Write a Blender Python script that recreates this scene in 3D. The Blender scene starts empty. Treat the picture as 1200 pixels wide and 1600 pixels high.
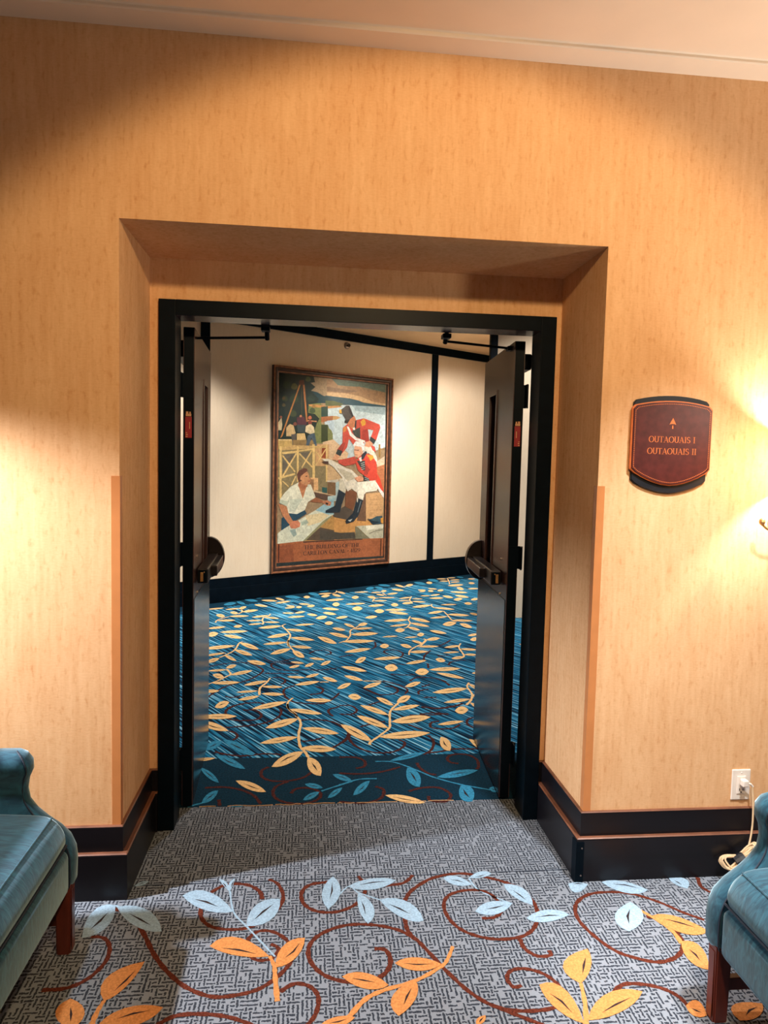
import bpy, bmesh, math, random
from mathutils import Vector, Matrix

# ------------------------------------------------------------------ camera, world, lights, exposure
scene = bpy.context.scene
COL = scene.collection
def _cam():
    yaw, pitch, roll = 0.1048, -0.0697, -0.0238
    f = Vector((math.sin(yaw)*math.cos(pitch), math.cos(yaw)*math.cos(pitch), math.sin(pitch)))
    r = Vector((math.cos(yaw), -math.sin(yaw), 0)); u = r.cross(f)
    r2 = r*math.cos(roll) - u*math.sin(roll); u2 = r*math.sin(roll) + u*math.cos(roll)
    cd = bpy.data.cameras.new('camera'); c = bpy.data.objects.new('camera', cd); COL.objects.link(c)
    c.matrix_world = Matrix(((r2.x, u2.x, -f.x, -0.1139), (r2.y, u2.y, -f.y, -2.3871), (r2.z, u2.z, -f.z, 1.5), (0, 0, 0, 1)))
    cd.sensor_fit = 'HORIZONTAL'; cd.sensor_width = 36.0; cd.lens = 1095.87*36/1200
    cd.clip_start = 0.05; cd.clip_end = 100
    scene.camera = c
_cam()
w = bpy.data.worlds.new('room_ambient'); scene.world = w; w.use_nodes = True
w.node_tree.nodes['Background'].inputs[0].default_value = (1.0, 0.66, 0.48, 1)
w.node_tree.nodes['Background'].inputs[1].default_value = 0.07
vs = scene.view_settings
vs.view_transform = 'Standard'; vs.look = 'None'; vs.gamma = 1.0; vs.use_curve_mapping = False
vs.exposure = 0.0

def spot(name, loc, target, power, angle, blend, color, radius=0.08):
    l = bpy.data.lights.new(name, 'SPOT'); l.energy = power; l.spot_size = math.radians(angle); l.spot_blend = blend
    l.color = color; l.shadow_soft_size = radius
    o = bpy.data.objects.new(name, l); COL.objects.link(o); o.location = loc
    o.rotation_euler = (Vector(target)-Vector(loc)).to_track_quat('-Z', 'Y').to_euler()
    return o
# lounge ceiling downlights (behind the camera), added unseen lounge fills, and corridor downlights along the far wall
spot('lounge_spot', (0.34, -2.30, 2.84), (0.28, 0.0, 1.00), 275, 83, 0.22, (1.0, 0.69, 0.36), 0.10)
spot('left_wall_fill', (-2.10, -0.38, 1.85), (-0.80, -0.02, 0.62), 460, 66, 0.8, (0.95, 0.96, 1.0), 0.03)  # unseen spot added for low light across the left wall and floor
spot('wall_washer', (1.22, -1.10, 2.84), (1.30, 0.0, 0.30), 370, 52, 0.9, (0.92, 0.96, 1.0), 0.06)
spot('lounge_spot', (-1.15, -0.62, 2.84), (-1.08, -0.56, 0.0), 170, 24, 0.7, (0.86, 0.94, 1.0), 0.06)  # added cool spot, lifts the left armchair out of the warm light
spot('lounge_spot', (1.45, -1.10, 2.84), (1.12, -0.72, 0.0), 390, 27, 0.6, (1.0, 0.95, 0.92), 0.06)
spot('lounge_spot', (0.35, -1.10, 2.84), (0.32, -0.95, 0.0), 120, 40, 0.7, (0.86, 0.93, 1.0), 0.06)  # added to raise the front floor, narrowed to miss the recess
spot('corridor_downlight', (0.85, 4.40, 2.97), (0.30, 5.85, 0.65), 270, 84, 0.5, (1.0, 0.95, 0.87), 0.08)
spot('corridor_downlight', (1.50, 4.80, 2.97), (2.00, 6.90, 0.8), 330, 84, 0.5, (1.0, 0.95, 0.89), 0.08)
spot('corridor_downlight', (-1.00, 3.20, 2.97), (-1.55, 4.70, 0.6), 300, 82, 0.5, (1.0, 0.95, 0.89), 0.08)
spot('corridor_downlight', (0.30, 2.60, 2.97), (0.30, 2.90, 0.0), 300, 110, 0.6, (1.0, 0.97, 0.95), 0.10)
spot('corridor_downlight', (2.40, 2.70, 2.97), (2.30, 4.30, 1.3), 260, 90, 0.6, (1.0, 0.95, 0.89), 0.08)
spot('ceiling_fill', (2.30, -1.50, 1.80), (1.10, -0.75, 2.86), 75, 110, 0.9, (1.0, 0.86, 0.68), 0.10)  # made-up uplight that brightens the right part of the ceiling

# traced carpet motifs (metres on the floor) and paint patches (metres on the corridor wall)
FAR_GOLD = [[[-1.122,4.669],[-0.964,4.738],[-1.038,4.664],[-1.049,4.743]],[[-0.943,4.659],[-0.805,4.728],[-0.87,4.655],[-0.88,4.733]],[[-0.814,4.7],[-0.747,4.798],[-0.771,4.679],[-0.792,4.819]],[[-0.883,4.534],[-0.798,4.481],[-0.834,4.434],[-0.846,4.581]],[[-0.771,4.551],[-0.618,4.645],[-0.688,4.533],[-0.702,4.663]],[[-1.002,4.411],[-0.909,4.35],[-0.948,4.296],[-0.963,4.467]],[[-0.873,4.35],[-0.683,4.371],[-0.773,4.31],[-0.784,4.412]],[[-0.959,4.166],[-0.793,4.19],[-0.87,4.13],[-0.882,4.227]],[[-0.679,4.905],[-0.532,4.818],[-0.602,4.798],[-0.608,4.926]],[[-0.623,5.141],[-0.447,5.106],[-0.532,5.067],[-0.538,5.181]],[[-0.481,5.274],[-0.374,5.145],[-0.427,5.148],[-0.427,5.271]],[[-0.466,4.981],[-0.304,5.108],[-0.382,4.989],[-0.39,5.099]],[[-0.175,5.327],[-0.101,5.328],[-0.138,5.241],[-0.139,5.416]],[[-0.012,5.503],[0.149,5.563],[0.067,5.483],[0.068,5.583]],[[0.019,5.351],[0.122,5.435],[0.071,5.306],[0.069,5.481]],[[0.146,5.492],[0.244,5.369],[0.19,5.358],[0.201,5.503]],[[0.202,5.666],[0.302,5.545],[0.247,5.543],[0.257,5.668]],[[0.066,5.133],[0.273,5.222],[0.168,5.107],[0.17,5.249]],[[0.13,4.928],[0.211,4.941],[0.167,4.814],[0.174,5.058]],[[-0.352,4.861],[-0.254,4.821],[-0.302,4.8],[-0.303,4.883]],[[-0.359,4.733],[-0.253,4.78],[-0.304,4.716],[-0.308,4.797]],[[-0.247,4.78],[-0.184,4.792],[-0.214,4.723],[-0.217,4.851]],[[-0.221,4.96],[-0.104,4.925],[-0.162,4.894],[-0.162,4.991]],[[-0.134,4.822],[-0.051,4.865],[-0.091,4.768],[-0.094,4.921]],[[-0.373,4.499],[-0.253,4.5],[-0.312,4.462],[-0.314,4.537]],[[-0.253,4.5],[-0.146,4.577],[-0.197,4.491],[-0.202,4.586]],[[-0.132,4.458],[-0.029,4.395],[-0.082,4.37],[-0.078,4.484]],[[0.022,4.736],[0.194,4.669],[0.105,4.635],[0.111,4.772]],[[0.025,4.523],[0.156,4.449],[0.087,4.417],[0.094,4.556]],[[-0.047,4.261],[0.067,4.343],[0.012,4.218],[0.008,4.388]],[[-0.315,4.311],[-0.148,4.363],[-0.23,4.291],[-0.234,4.383]],[[-0.654,4.31],[-0.498,4.393],[-0.572,4.306],[-0.581,4.397]],[[-0.527,4.31],[-0.391,4.26],[-0.457,4.245],[-0.46,4.326]],[[-0.69,4.161],[-0.545,4.181],[-0.615,4.137],[-0.621,4.205]],[[-0.525,4.113],[-0.379,4.104],[-0.45,4.07],[-0.454,4.147]],[[-0.66,4.01],[-0.537,4.056],[-0.595,3.996],[-0.603,4.07]],[[-0.783,3.928],[-0.709,3.964],[-0.738,3.884],[-0.754,4.009]],[[-1.01,3.853],[-0.85,3.928],[-0.923,3.843],[-0.938,3.939]],[[-0.976,3.621],[-0.886,3.682],[-0.915,3.557],[-0.948,3.75]],[[-0.881,3.724],[-0.641,3.761],[-0.755,3.683],[-0.769,3.802]],[[-0.834,3.62],[-0.664,3.519],[-0.744,3.507],[-0.753,3.632]],[[-0.561,3.874],[-0.356,3.954],[-0.454,3.852],[-0.464,3.977]],[[-0.315,3.828],[-0.143,3.762],[-0.228,3.744],[-0.228,3.847]],[[-0.462,3.536],[-0.279,3.665],[-0.366,3.533],[-0.377,3.668]],[[-0.265,3.535],[-0.059,3.446],[-0.162,3.428],[-0.16,3.553]],[[-0.481,3.314],[-0.284,3.379],[-0.38,3.298],[-0.387,3.395]],[[-0.241,3.986],[-0.059,4.032],[-0.149,3.967],[-0.151,4.051]],[[0.033,4.056],[0.116,4.08],[0.074,3.983],[0.075,4.154]],[[0.099,3.871],[0.217,3.791],[0.153,3.771],[0.163,3.892]],[[0.063,3.697],[0.234,3.53],[0.143,3.543],[0.156,3.684]],[[-0.036,3.553],[0.121,3.329],[0.035,3.353],[0.054,3.527]],[[0.144,4.277],[0.266,4.344],[0.204,4.25],[0.206,4.371]],[[0.356,5.303],[0.44,5.339],[0.393,5.221],[0.403,5.423]],[[0.408,5.62],[0.574,5.661],[0.488,5.596],[0.494,5.685]],[[0.267,4.936],[0.489,4.994],[0.374,4.91],[0.38,5.021]],[[0.328,4.711],[0.436,4.729],[0.374,4.595],[0.389,4.849]],[[0.537,5.361],[0.627,5.308],[0.573,5.248],[0.592,5.423]],[[0.597,5.61],[0.723,5.635],[0.656,5.579],[0.664,5.667]],[[0.721,5.687],[0.794,5.726],[0.751,5.633],[0.764,5.781]],[[0.649,5.503],[0.738,5.448],[0.687,5.42],[0.7,5.532]],[[0.771,5.506],[0.91,5.595],[0.834,5.487],[0.846,5.615]],[[0.651,5.309],[0.849,5.312],[0.745,5.27],[0.754,5.352]],[[0.582,5.122],[0.736,5.144],[0.654,5.088],[0.663,5.179]],[[0.862,5.834],[1.001,5.761],[0.921,5.722],[0.943,5.875]],[[0.941,6.141],[1.037,5.981],[0.978,5.991],[1.001,6.13]],[[1.062,6.062],[1.172,6.165],[1.106,6.018],[1.127,6.211]],[[1.358,6.307],[1.436,6.284],[1.379,6.193],[1.416,6.401]],[[1.546,6.6],[1.68,6.605],[1.602,6.547],[1.623,6.659]],[[1.702,6.681],[1.818,6.704],[1.75,6.645],[1.769,6.74]],[[1.555,6.437],[1.675,6.424],[1.604,6.377],[1.625,6.484]],[[1.708,6.515],[1.842,6.538],[1.764,6.472],[1.786,6.582]],[[1.673,6.335],[1.811,6.393],[1.731,6.312],[1.752,6.417]],[[1.595,6.095],[1.811,6.169],[1.685,6.041],[1.721,6.225]],[[1.965,6.616],[2.068,6.62],[2.003,6.562],[2.029,6.675]],[[1.901,6.3],[1.979,6.276],[1.919,6.202],[1.961,6.376]],[[1.678,5.959],[1.743,5.842],[1.683,5.796],[1.738,6.007]],[[1.799,5.883],[1.944,5.911],[1.859,5.842],[1.884,5.953]],[[1.543,5.684],[1.742,5.629],[1.628,5.59],[1.658,5.725]],[[1.554,5.465],[1.691,5.342],[1.604,5.328],[1.642,5.48]],[[1.486,5.203],[1.598,5.258],[1.525,5.138],[1.56,5.325]],[[1.403,5.427],[1.507,5.325],[1.439,5.301],[1.473,5.451]],[[1.68,5.206],[1.78,5.262],[1.715,5.161],[1.745,5.308]],[[1.563,5.009],[1.645,4.985],[1.585,4.916],[1.624,5.08]],[[1.173,5.789],[1.269,5.768],[1.212,5.725],[1.23,5.833]],[[1.17,5.675],[1.252,5.707],[1.205,5.654],[1.216,5.729]],[[1.285,5.738],[1.353,5.725],[1.307,5.664],[1.332,5.8]],[[1.401,5.756],[1.485,5.789],[1.43,5.697],[1.456,5.85]],[[1.311,5.893],[1.418,5.849],[1.356,5.825],[1.373,5.919]],[[1.152,5.429],[1.261,5.431],[1.201,5.395],[1.212,5.465]],[[1.263,5.445],[1.39,5.519],[1.319,5.433],[1.334,5.532]],[[1.223,5.285],[1.393,5.302],[1.297,5.233],[1.319,5.356]],[[0.882,5.259],[1.039,5.343],[0.954,5.254],[0.965,5.348]],[[0.846,5.127],[0.994,5.168],[0.916,5.115],[0.924,5.18]],[[1.025,5.248],[1.147,5.25],[1.081,5.216],[1.091,5.283]],[[0.879,4.987],[1.005,5.039],[0.933,4.939],[0.951,5.089]],[[1.004,5.103],[1.151,5.067],[1.07,5.04],[1.085,5.13]],[[0.752,4.923],[0.832,4.912],[0.779,4.815],[0.805,5.024]],[[1.29,4.93],[1.466,4.945],[1.369,4.894],[1.386,4.981]],[[0.502,4.848],[0.682,4.91],[0.586,4.813],[0.597,4.946]],[[0.96,4.793],[1.184,4.904],[1.061,4.777],[1.081,4.921]],[[1.181,4.777],[1.394,4.691],[1.277,4.682],[1.299,4.787]],[[0.548,4.599],[0.649,4.6],[0.588,4.489],[0.609,4.713]],[[0.655,4.656],[0.887,4.67],[0.763,4.601],[0.778,4.726]],[[0.687,4.561],[0.877,4.463],[0.772,4.442],[0.793,4.583]],[[1.077,4.492],[1.26,4.604],[1.158,4.483],[1.177,4.614]],[[1.059,4.279],[1.252,4.347],[1.148,4.267],[1.163,4.36]],[[1.267,4.455],[1.483,4.402],[1.361,4.364],[1.39,4.493]],[[1.262,4.193],[1.463,4.163],[1.351,4.123],[1.376,4.234]],[[1.135,4.007],[1.282,4.079],[1.19,3.935],[1.227,4.153]],[[1.306,4.045],[1.394,3.889],[1.327,3.885],[1.375,4.049]],[[1.508,4.511],[1.584,4.424],[1.53,4.409],[1.563,4.525]],[[0.429,4.293],[0.555,4.355],[0.487,4.253],[0.496,4.396]],[[0.597,4.152],[0.842,4.212],[0.712,4.118],[0.726,4.247]],[[0.87,4.294],[1.037,4.113],[0.94,4.131],[0.969,4.276]],[[0.629,3.938],[0.815,4.017],[0.717,3.931],[0.726,4.024]],[[0.834,4.079],[1.0,3.932],[0.906,3.946],[0.93,4.065]],[[0.659,3.78],[0.753,3.801],[0.696,3.699],[0.716,3.884]],[[0.79,3.914],[0.89,3.787],[0.829,3.796],[0.852,3.906]],[[0.213,4.046],[0.305,3.906],[0.253,3.921],[0.267,4.031]],[[0.34,3.985],[0.435,4.055],[0.385,3.943],[0.39,4.098]],[[0.288,3.835],[0.467,3.879],[0.374,3.812],[0.38,3.902]],[[0.255,3.632],[0.498,3.673],[0.371,3.578],[0.381,3.729]],[[0.158,3.393],[0.446,3.409],[0.298,3.336],[0.306,3.467]],[[0.519,3.548],[0.661,3.575],[0.587,3.533],[0.593,3.59]],[[0.974,3.778],[1.109,3.668],[1.029,3.664],[1.055,3.782]],[[0.711,3.526],[0.831,3.545],[0.767,3.507],[0.775,3.564]],[[0.834,3.615],[0.903,3.64],[0.859,3.554],[0.879,3.704]],[[0.887,3.444],[1.02,3.502],[0.944,3.41],[0.962,3.537]],[[0.758,3.425],[0.842,3.32],[0.791,3.329],[0.81,3.416]],[[1.281,3.582],[1.391,3.645],[1.326,3.565],[1.345,3.663]],[[1.269,3.44],[1.351,3.479],[1.296,3.389],[1.324,3.531]],[[-0.948,3.177],[-0.698,3.273],[-0.815,3.165],[-0.833,3.285]],[[-0.675,3.365],[-0.503,3.163],[-0.587,3.192],[-0.587,3.335]],[[-0.908,2.975],[-0.748,3.064],[-0.823,2.984],[-0.835,3.055]],[[-0.694,3.149],[-0.539,2.988],[-0.615,3.006],[-0.616,3.13]],[[-0.862,2.804],[-0.777,2.908],[-0.807,2.799],[-0.832,2.914]],[[-0.753,2.998],[-0.643,2.837],[-0.698,2.872],[-0.697,2.961]],[[-0.407,3.018],[-0.249,3.177],[-0.322,3.027],[-0.338,3.168]],[[-0.251,3.249],[-0.083,3.2],[-0.167,3.171],[-0.167,3.278]],[[-0.238,3.107],[-0.14,2.922],[-0.198,2.935],[-0.178,3.092]],[[-0.566,2.835],[-0.419,2.746],[-0.49,2.729],[-0.493,2.853]],[[-0.104,2.905],[0.016,2.855],[-0.045,2.845],[-0.042,2.914]],[[-0.021,2.717],[0.059,2.822],[0.023,2.721],[0.014,2.817]],[[-0.243,2.804],[-0.142,2.765],[-0.193,2.754],[-0.192,2.815]],[[-0.251,2.654],[-0.172,2.711],[-0.209,2.646],[-0.215,2.719]],[[-0.137,2.68],[-0.069,2.763],[-0.099,2.679],[-0.108,2.765]],[[-0.257,2.439],[-0.131,2.417],[-0.194,2.396],[-0.194,2.46]],[[-0.131,2.422],[-0.033,2.501],[-0.079,2.423],[-0.085,2.5]],[[-0.2,2.257],[-0.031,2.328],[-0.114,2.25],[-0.118,2.335]],[[-0.013,2.419],[0.089,2.324],[0.034,2.325],[0.044,2.418]],[[-0.7,2.658],[-0.632,2.73],[-0.657,2.645],[-0.676,2.744]],[[-0.818,2.59],[-0.69,2.615],[-0.75,2.572],[-0.759,2.634]],[[-0.773,2.498],[-0.688,2.443],[-0.726,2.407],[-0.734,2.535]],[[-0.652,2.49],[-0.505,2.591],[-0.572,2.495],[-0.586,2.586]],[[-0.751,2.311],[-0.567,2.325],[-0.654,2.275],[-0.665,2.361]],[[-0.537,2.26],[-0.384,2.351],[-0.456,2.263],[-0.467,2.346]],[[-0.415,2.227],[-0.276,2.217],[-0.344,2.19],[-0.347,2.254]],[[-0.572,2.117],[-0.432,2.143],[-0.5,2.105],[-0.505,2.156]],[[-0.409,2.085],[-0.263,2.066],[-0.334,2.039],[-0.338,2.112]],[[-0.546,1.967],[-0.417,2.039],[-0.477,1.967],[-0.488,2.039]],[[-0.799,2.143],[-0.681,2.151],[-0.734,2.11],[-0.745,2.185]],[[-0.67,1.845],[-0.595,1.936],[-0.617,1.826],[-0.649,1.956]],[[-0.446,1.806],[-0.239,1.928],[-0.338,1.815],[-0.351,1.919]],[[-0.221,1.794],[-0.024,1.707],[-0.124,1.706],[-0.12,1.795]],[[-0.127,1.952],[0.042,1.94],[-0.043,1.903],[-0.042,1.99]],[[0.172,3.066],[0.391,3.168],[0.278,3.055],[0.282,3.179]],[[0.469,3.239],[0.548,3.256],[0.501,3.164],[0.516,3.333]],[[0.645,3.292],[0.73,3.199],[0.676,3.183],[0.701,3.308]],[[0.686,3.057],[0.845,3.072],[0.758,3.017],[0.772,3.114]],[[0.782,3.223],[0.96,3.232],[0.864,3.188],[0.878,3.268]],[[0.997,3.195],[1.141,3.248],[1.061,3.178],[1.076,3.265]],[[0.957,3.036],[1.095,3.058],[1.02,3.016],[1.032,3.078]],[[0.99,2.867],[1.107,2.914],[1.04,2.843],[1.057,2.939]],[[1.119,3.146],[1.254,3.119],[1.177,3.093],[1.196,3.172]],[[1.117,2.981],[1.218,2.969],[1.159,2.938],[1.176,3.013]],[[0.863,2.854],[0.932,2.804],[0.882,2.762],[0.914,2.898]],[[0.383,2.863],[0.601,2.907],[0.487,2.834],[0.496,2.937]],[[0.614,2.733],[0.789,2.823],[0.696,2.732],[0.706,2.823]],[[0.238,2.772],[0.333,2.913],[0.289,2.77],[0.28,2.915]],[[0.446,2.646],[0.544,2.629],[0.482,2.534],[0.509,2.746]],[[0.655,2.526],[0.759,2.537],[0.693,2.434],[0.722,2.632]],[[0.767,2.58],[1.007,2.604],[0.877,2.537],[0.896,2.648]],[[0.806,2.508],[0.985,2.365],[0.885,2.391],[0.909,2.481]],[[0.128,2.674],[0.309,2.554],[0.213,2.558],[0.226,2.67]],[[0.14,2.455],[0.267,2.338],[0.198,2.349],[0.211,2.443]],[[0.08,2.168],[0.181,2.283],[0.134,2.176],[0.126,2.275]],[[0.256,2.182],[0.389,2.29],[0.322,2.19],[0.321,2.282]],[[0.538,2.198],[0.661,2.295],[0.597,2.195],[0.602,2.298]],[[0.146,2.021],[0.227,1.991],[0.18,1.938],[0.193,2.076]],[[0.704,2.072],[0.957,2.148],[0.82,2.051],[0.839,2.169]],[[0.742,1.878],[0.929,1.938],[0.829,1.872],[0.841,1.945]],[[0.783,1.73],[0.871,1.747],[0.812,1.662],[0.841,1.819]],[[0.984,2.247],[1.031,2.121],[0.995,2.153],[1.021,2.215]],[[0.91,1.873],[0.945,1.765],[0.916,1.793],[0.94,1.844]],[[0.953,2.005],[1.007,2.004],[0.972,1.97],[0.988,2.039]],[[0.325,1.992],[0.42,1.836],[0.362,1.869],[0.385,1.958]],[[0.446,1.9],[0.55,2.007],[0.498,1.888],[0.496,2.02]],[[1.064,2.487],[1.129,2.505],[1.09,2.466],[1.103,2.527]],[[-0.736,1.687],[-0.522,1.688],[-0.622,1.637],[-0.636,1.74]],[[-0.741,1.62],[-0.544,1.466],[-0.64,1.483],[-0.642,1.601]],[[-0.345,1.498],[-0.162,1.634],[-0.247,1.506],[-0.264,1.625]],[[-0.14,1.489],[0.063,1.4],[-0.041,1.393],[-0.034,1.496]],[[-0.361,1.284],[-0.161,1.36],[-0.257,1.278],[-0.267,1.367]],[[-0.144,1.211],[0.04,1.185],[-0.053,1.147],[-0.051,1.25]],[[-0.129,1.166],[-0.283,0.991],[-0.222,1.139],[-0.194,1.016]],[[-0.107,1.097],[-0.044,0.88],[-0.103,0.939],[-0.045,1.032]],[[-0.441,0.849],[-0.293,0.73],[-0.369,0.747],[-0.362,0.832]],[[-0.568,1.107],[-0.67,1.082],[-0.623,1.116],[-0.615,1.073]],[[0.211,1.85],[0.369,1.676],[0.282,1.715],[0.302,1.809]],[[0.399,1.757],[0.582,1.836],[0.487,1.754],[0.493,1.84]],[[0.178,1.672],[0.347,1.469],[0.252,1.517],[0.277,1.621]],[[0.373,1.564],[0.617,1.632],[0.487,1.529],[0.501,1.669]],[[0.236,1.285],[0.078,1.533],[0.176,1.468],[0.143,1.345]],[[0.279,1.341],[0.572,1.388],[0.418,1.304],[0.43,1.426]],[[0.802,1.558],[0.637,1.51],[0.724,1.566],[0.714,1.502]],[[0.621,1.33],[0.636,1.139],[0.594,1.19],[0.664,1.275]],[[0.771,1.29],[0.829,1.139],[0.783,1.178],[0.819,1.249]],[[0.243,0.668],[0.414,0.587],[0.321,0.59],[0.337,0.665]]]
FAR_BLUE = [[[-0.56,1.321],[-0.642,1.216],[-0.619,1.322],[-0.585,1.215]],[[-0.559,1.34],[-0.378,1.135],[-0.471,1.178],[-0.46,1.293]],[[-0.578,1.153],[-0.408,0.974],[-0.495,1.02],[-0.487,1.104]],[[-0.627,1.001],[-0.516,0.832],[-0.576,0.885],[-0.563,0.944]],[[-0.565,0.635],[-0.509,0.755],[-0.521,0.662],[-0.554,0.727]],[[0.013,0.892],[0.102,0.821],[0.052,0.823],[0.064,0.889]],[[-0.036,0.757],[-0.119,0.797],[-0.074,0.807],[-0.08,0.748]],[[-0.052,0.717],[-0.126,0.643],[-0.096,0.708],[-0.083,0.651]],[[0.054,0.753],[-0.016,0.656],[0.011,0.728],[0.025,0.679]],[[-0.38,0.606],[-0.442,0.604],[-0.413,0.616],[-0.41,0.594]],[[0.305,1.032],[0.505,1.127],[0.403,1.047],[0.405,1.111]],[[0.383,0.95],[0.412,0.74],[0.361,0.8],[0.436,0.885]],[[0.511,0.836],[0.728,0.901],[0.612,0.826],[0.624,0.912]],[[0.607,0.744],[0.627,0.588],[0.573,0.615],[0.663,0.715]],[[0.186,0.817],[0.099,0.676],[0.131,0.777],[0.152,0.713]],[[0.734,0.709],[0.78,0.686],[0.746,0.665],[0.769,0.731]],[[-0.868,4.994],[-0.99,4.901],[-0.942,5.037],[-0.917,4.859]],[[-0.874,5.055],[-0.772,4.934],[-0.819,4.921],[-0.826,5.069]],[[-0.813,5.183],[-0.651,5.09],[-0.727,5.062],[-0.736,5.212]],[[-0.694,5.25],[-0.621,5.285],[-0.654,5.228],[-0.661,5.307]],[[-0.382,5.356],[-0.201,5.293],[-0.29,5.225],[-0.292,5.426]],[[-0.272,5.064],[-0.362,5.146],[-0.316,5.179],[-0.317,5.032]],[[-0.125,5.571],[0.007,5.433],[-0.063,5.401],[-0.054,5.605]],[[0.003,5.661],[0.119,5.709],[0.06,5.634],[0.061,5.737]],[[0.667,5.93],[0.555,5.849],[0.617,5.999],[0.604,5.783]],[[0.671,5.97],[0.77,5.894],[0.71,5.847],[0.731,6.018]],[[0.729,6.134],[0.88,6.057],[0.795,6.014],[0.815,6.178]],[[1.202,6.319],[1.339,6.196],[1.251,6.149],[1.291,6.368]],[[1.193,6.107],[1.27,5.948],[1.216,5.952],[1.247,6.103]],[[1.413,6.549],[1.544,6.419],[1.456,6.37],[1.502,6.6]],[[1.85,6.782],[1.93,6.709],[1.876,6.689],[1.903,6.802]]]
FAR_STEM = [[[-0.965,4.094],[-0.962,4.19],[-0.924,4.274],[-0.872,4.34]],[[-0.796,4.465],[-0.768,4.561],[-0.785,4.661]],[[-0.486,4.466],[-0.502,4.362],[-0.542,4.29],[-0.545,4.176],[-0.529,4.094],[-0.534,4.019]],[[-0.322,4.033],[-0.351,3.963],[-0.315,3.828],[-0.273,3.657],[-0.27,3.535],[-0.284,3.379],[-0.271,3.249]],[[0.204,5.726],[0.195,5.615],[0.148,5.542]],[[0.573,5.096],[0.605,5.241],[0.651,5.309]],[[0.758,5.449],[0.732,5.591]],[[1.037,5.981],[1.079,6.079]],[[1.639,6.205],[1.675,6.424],[1.697,6.652]],[[1.038,5.385],[0.989,5.181],[0.995,5.084],[0.988,4.988]],[[1.2,4.96],[1.178,4.868],[1.193,4.778]],[[1.26,4.604],[1.264,4.438],[1.264,4.203],[1.295,4.128]],[[0.879,4.357],[0.84,4.202],[0.84,4.079],[0.79,3.914],[0.751,3.869]],[[0.142,3.355],[0.204,3.431],[0.249,3.612],[0.259,3.782],[0.325,3.916],[0.349,3.961]],[[0.804,3.234],[0.884,3.424],[0.873,3.484]],[[-0.654,3.402],[-0.677,3.346],[-0.689,3.149],[-0.737,3.014],[-0.78,2.934]],[[-0.788,2.274],[-0.723,2.36],[-0.672,2.458],[-0.651,2.517],[-0.692,2.63]],[[-0.372,2.416],[-0.39,2.313],[-0.425,2.203],[-0.419,2.062]],[[-0.205,1.999],[-0.232,1.923],[-0.229,1.819],[-0.188,1.727],[-0.172,1.668]],[[-0.282,3.456],[-0.272,3.304],[-0.239,3.159],[-0.22,3.107]],[[-0.031,2.315],[0.029,2.318]],[[0.675,2.979],[0.696,3.092],[0.749,3.198],[0.825,3.309],[0.887,3.444]],[[0.371,1.657],[0.393,1.755],[0.441,1.857],[0.47,1.91]],[[0.994,2.273],[0.962,2.185],[0.961,2.04],[0.93,1.927],[0.878,1.831]],[[1.162,3.324],[1.119,3.193],[1.112,2.981],[1.097,2.915]],[[0.267,2.332],[0.392,2.324]],[[-0.235,1.891],[-0.223,1.792],[-0.175,1.686],[-0.149,1.563],[-0.158,1.399],[-0.148,1.238],[-0.122,1.166],[-0.104,1.096]],[[0.451,1.866],[0.39,1.746],[0.365,1.564],[0.35,1.469],[0.285,1.36],[0.228,1.276],[0.222,1.239]]]
FAR_BSTEM = [[[-0.043,0.724],[0.003,0.755],[0.102,0.814]],[[-0.619,0.607],[-0.595,0.625],[-0.562,0.641]],[[0.232,1.03],[0.315,1.021],[0.391,0.958],[0.461,0.877],[0.507,0.829],[0.607,0.758],[0.737,0.695]],[[0.04,0.781],[0.134,0.834],[0.221,0.837]]]
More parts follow.
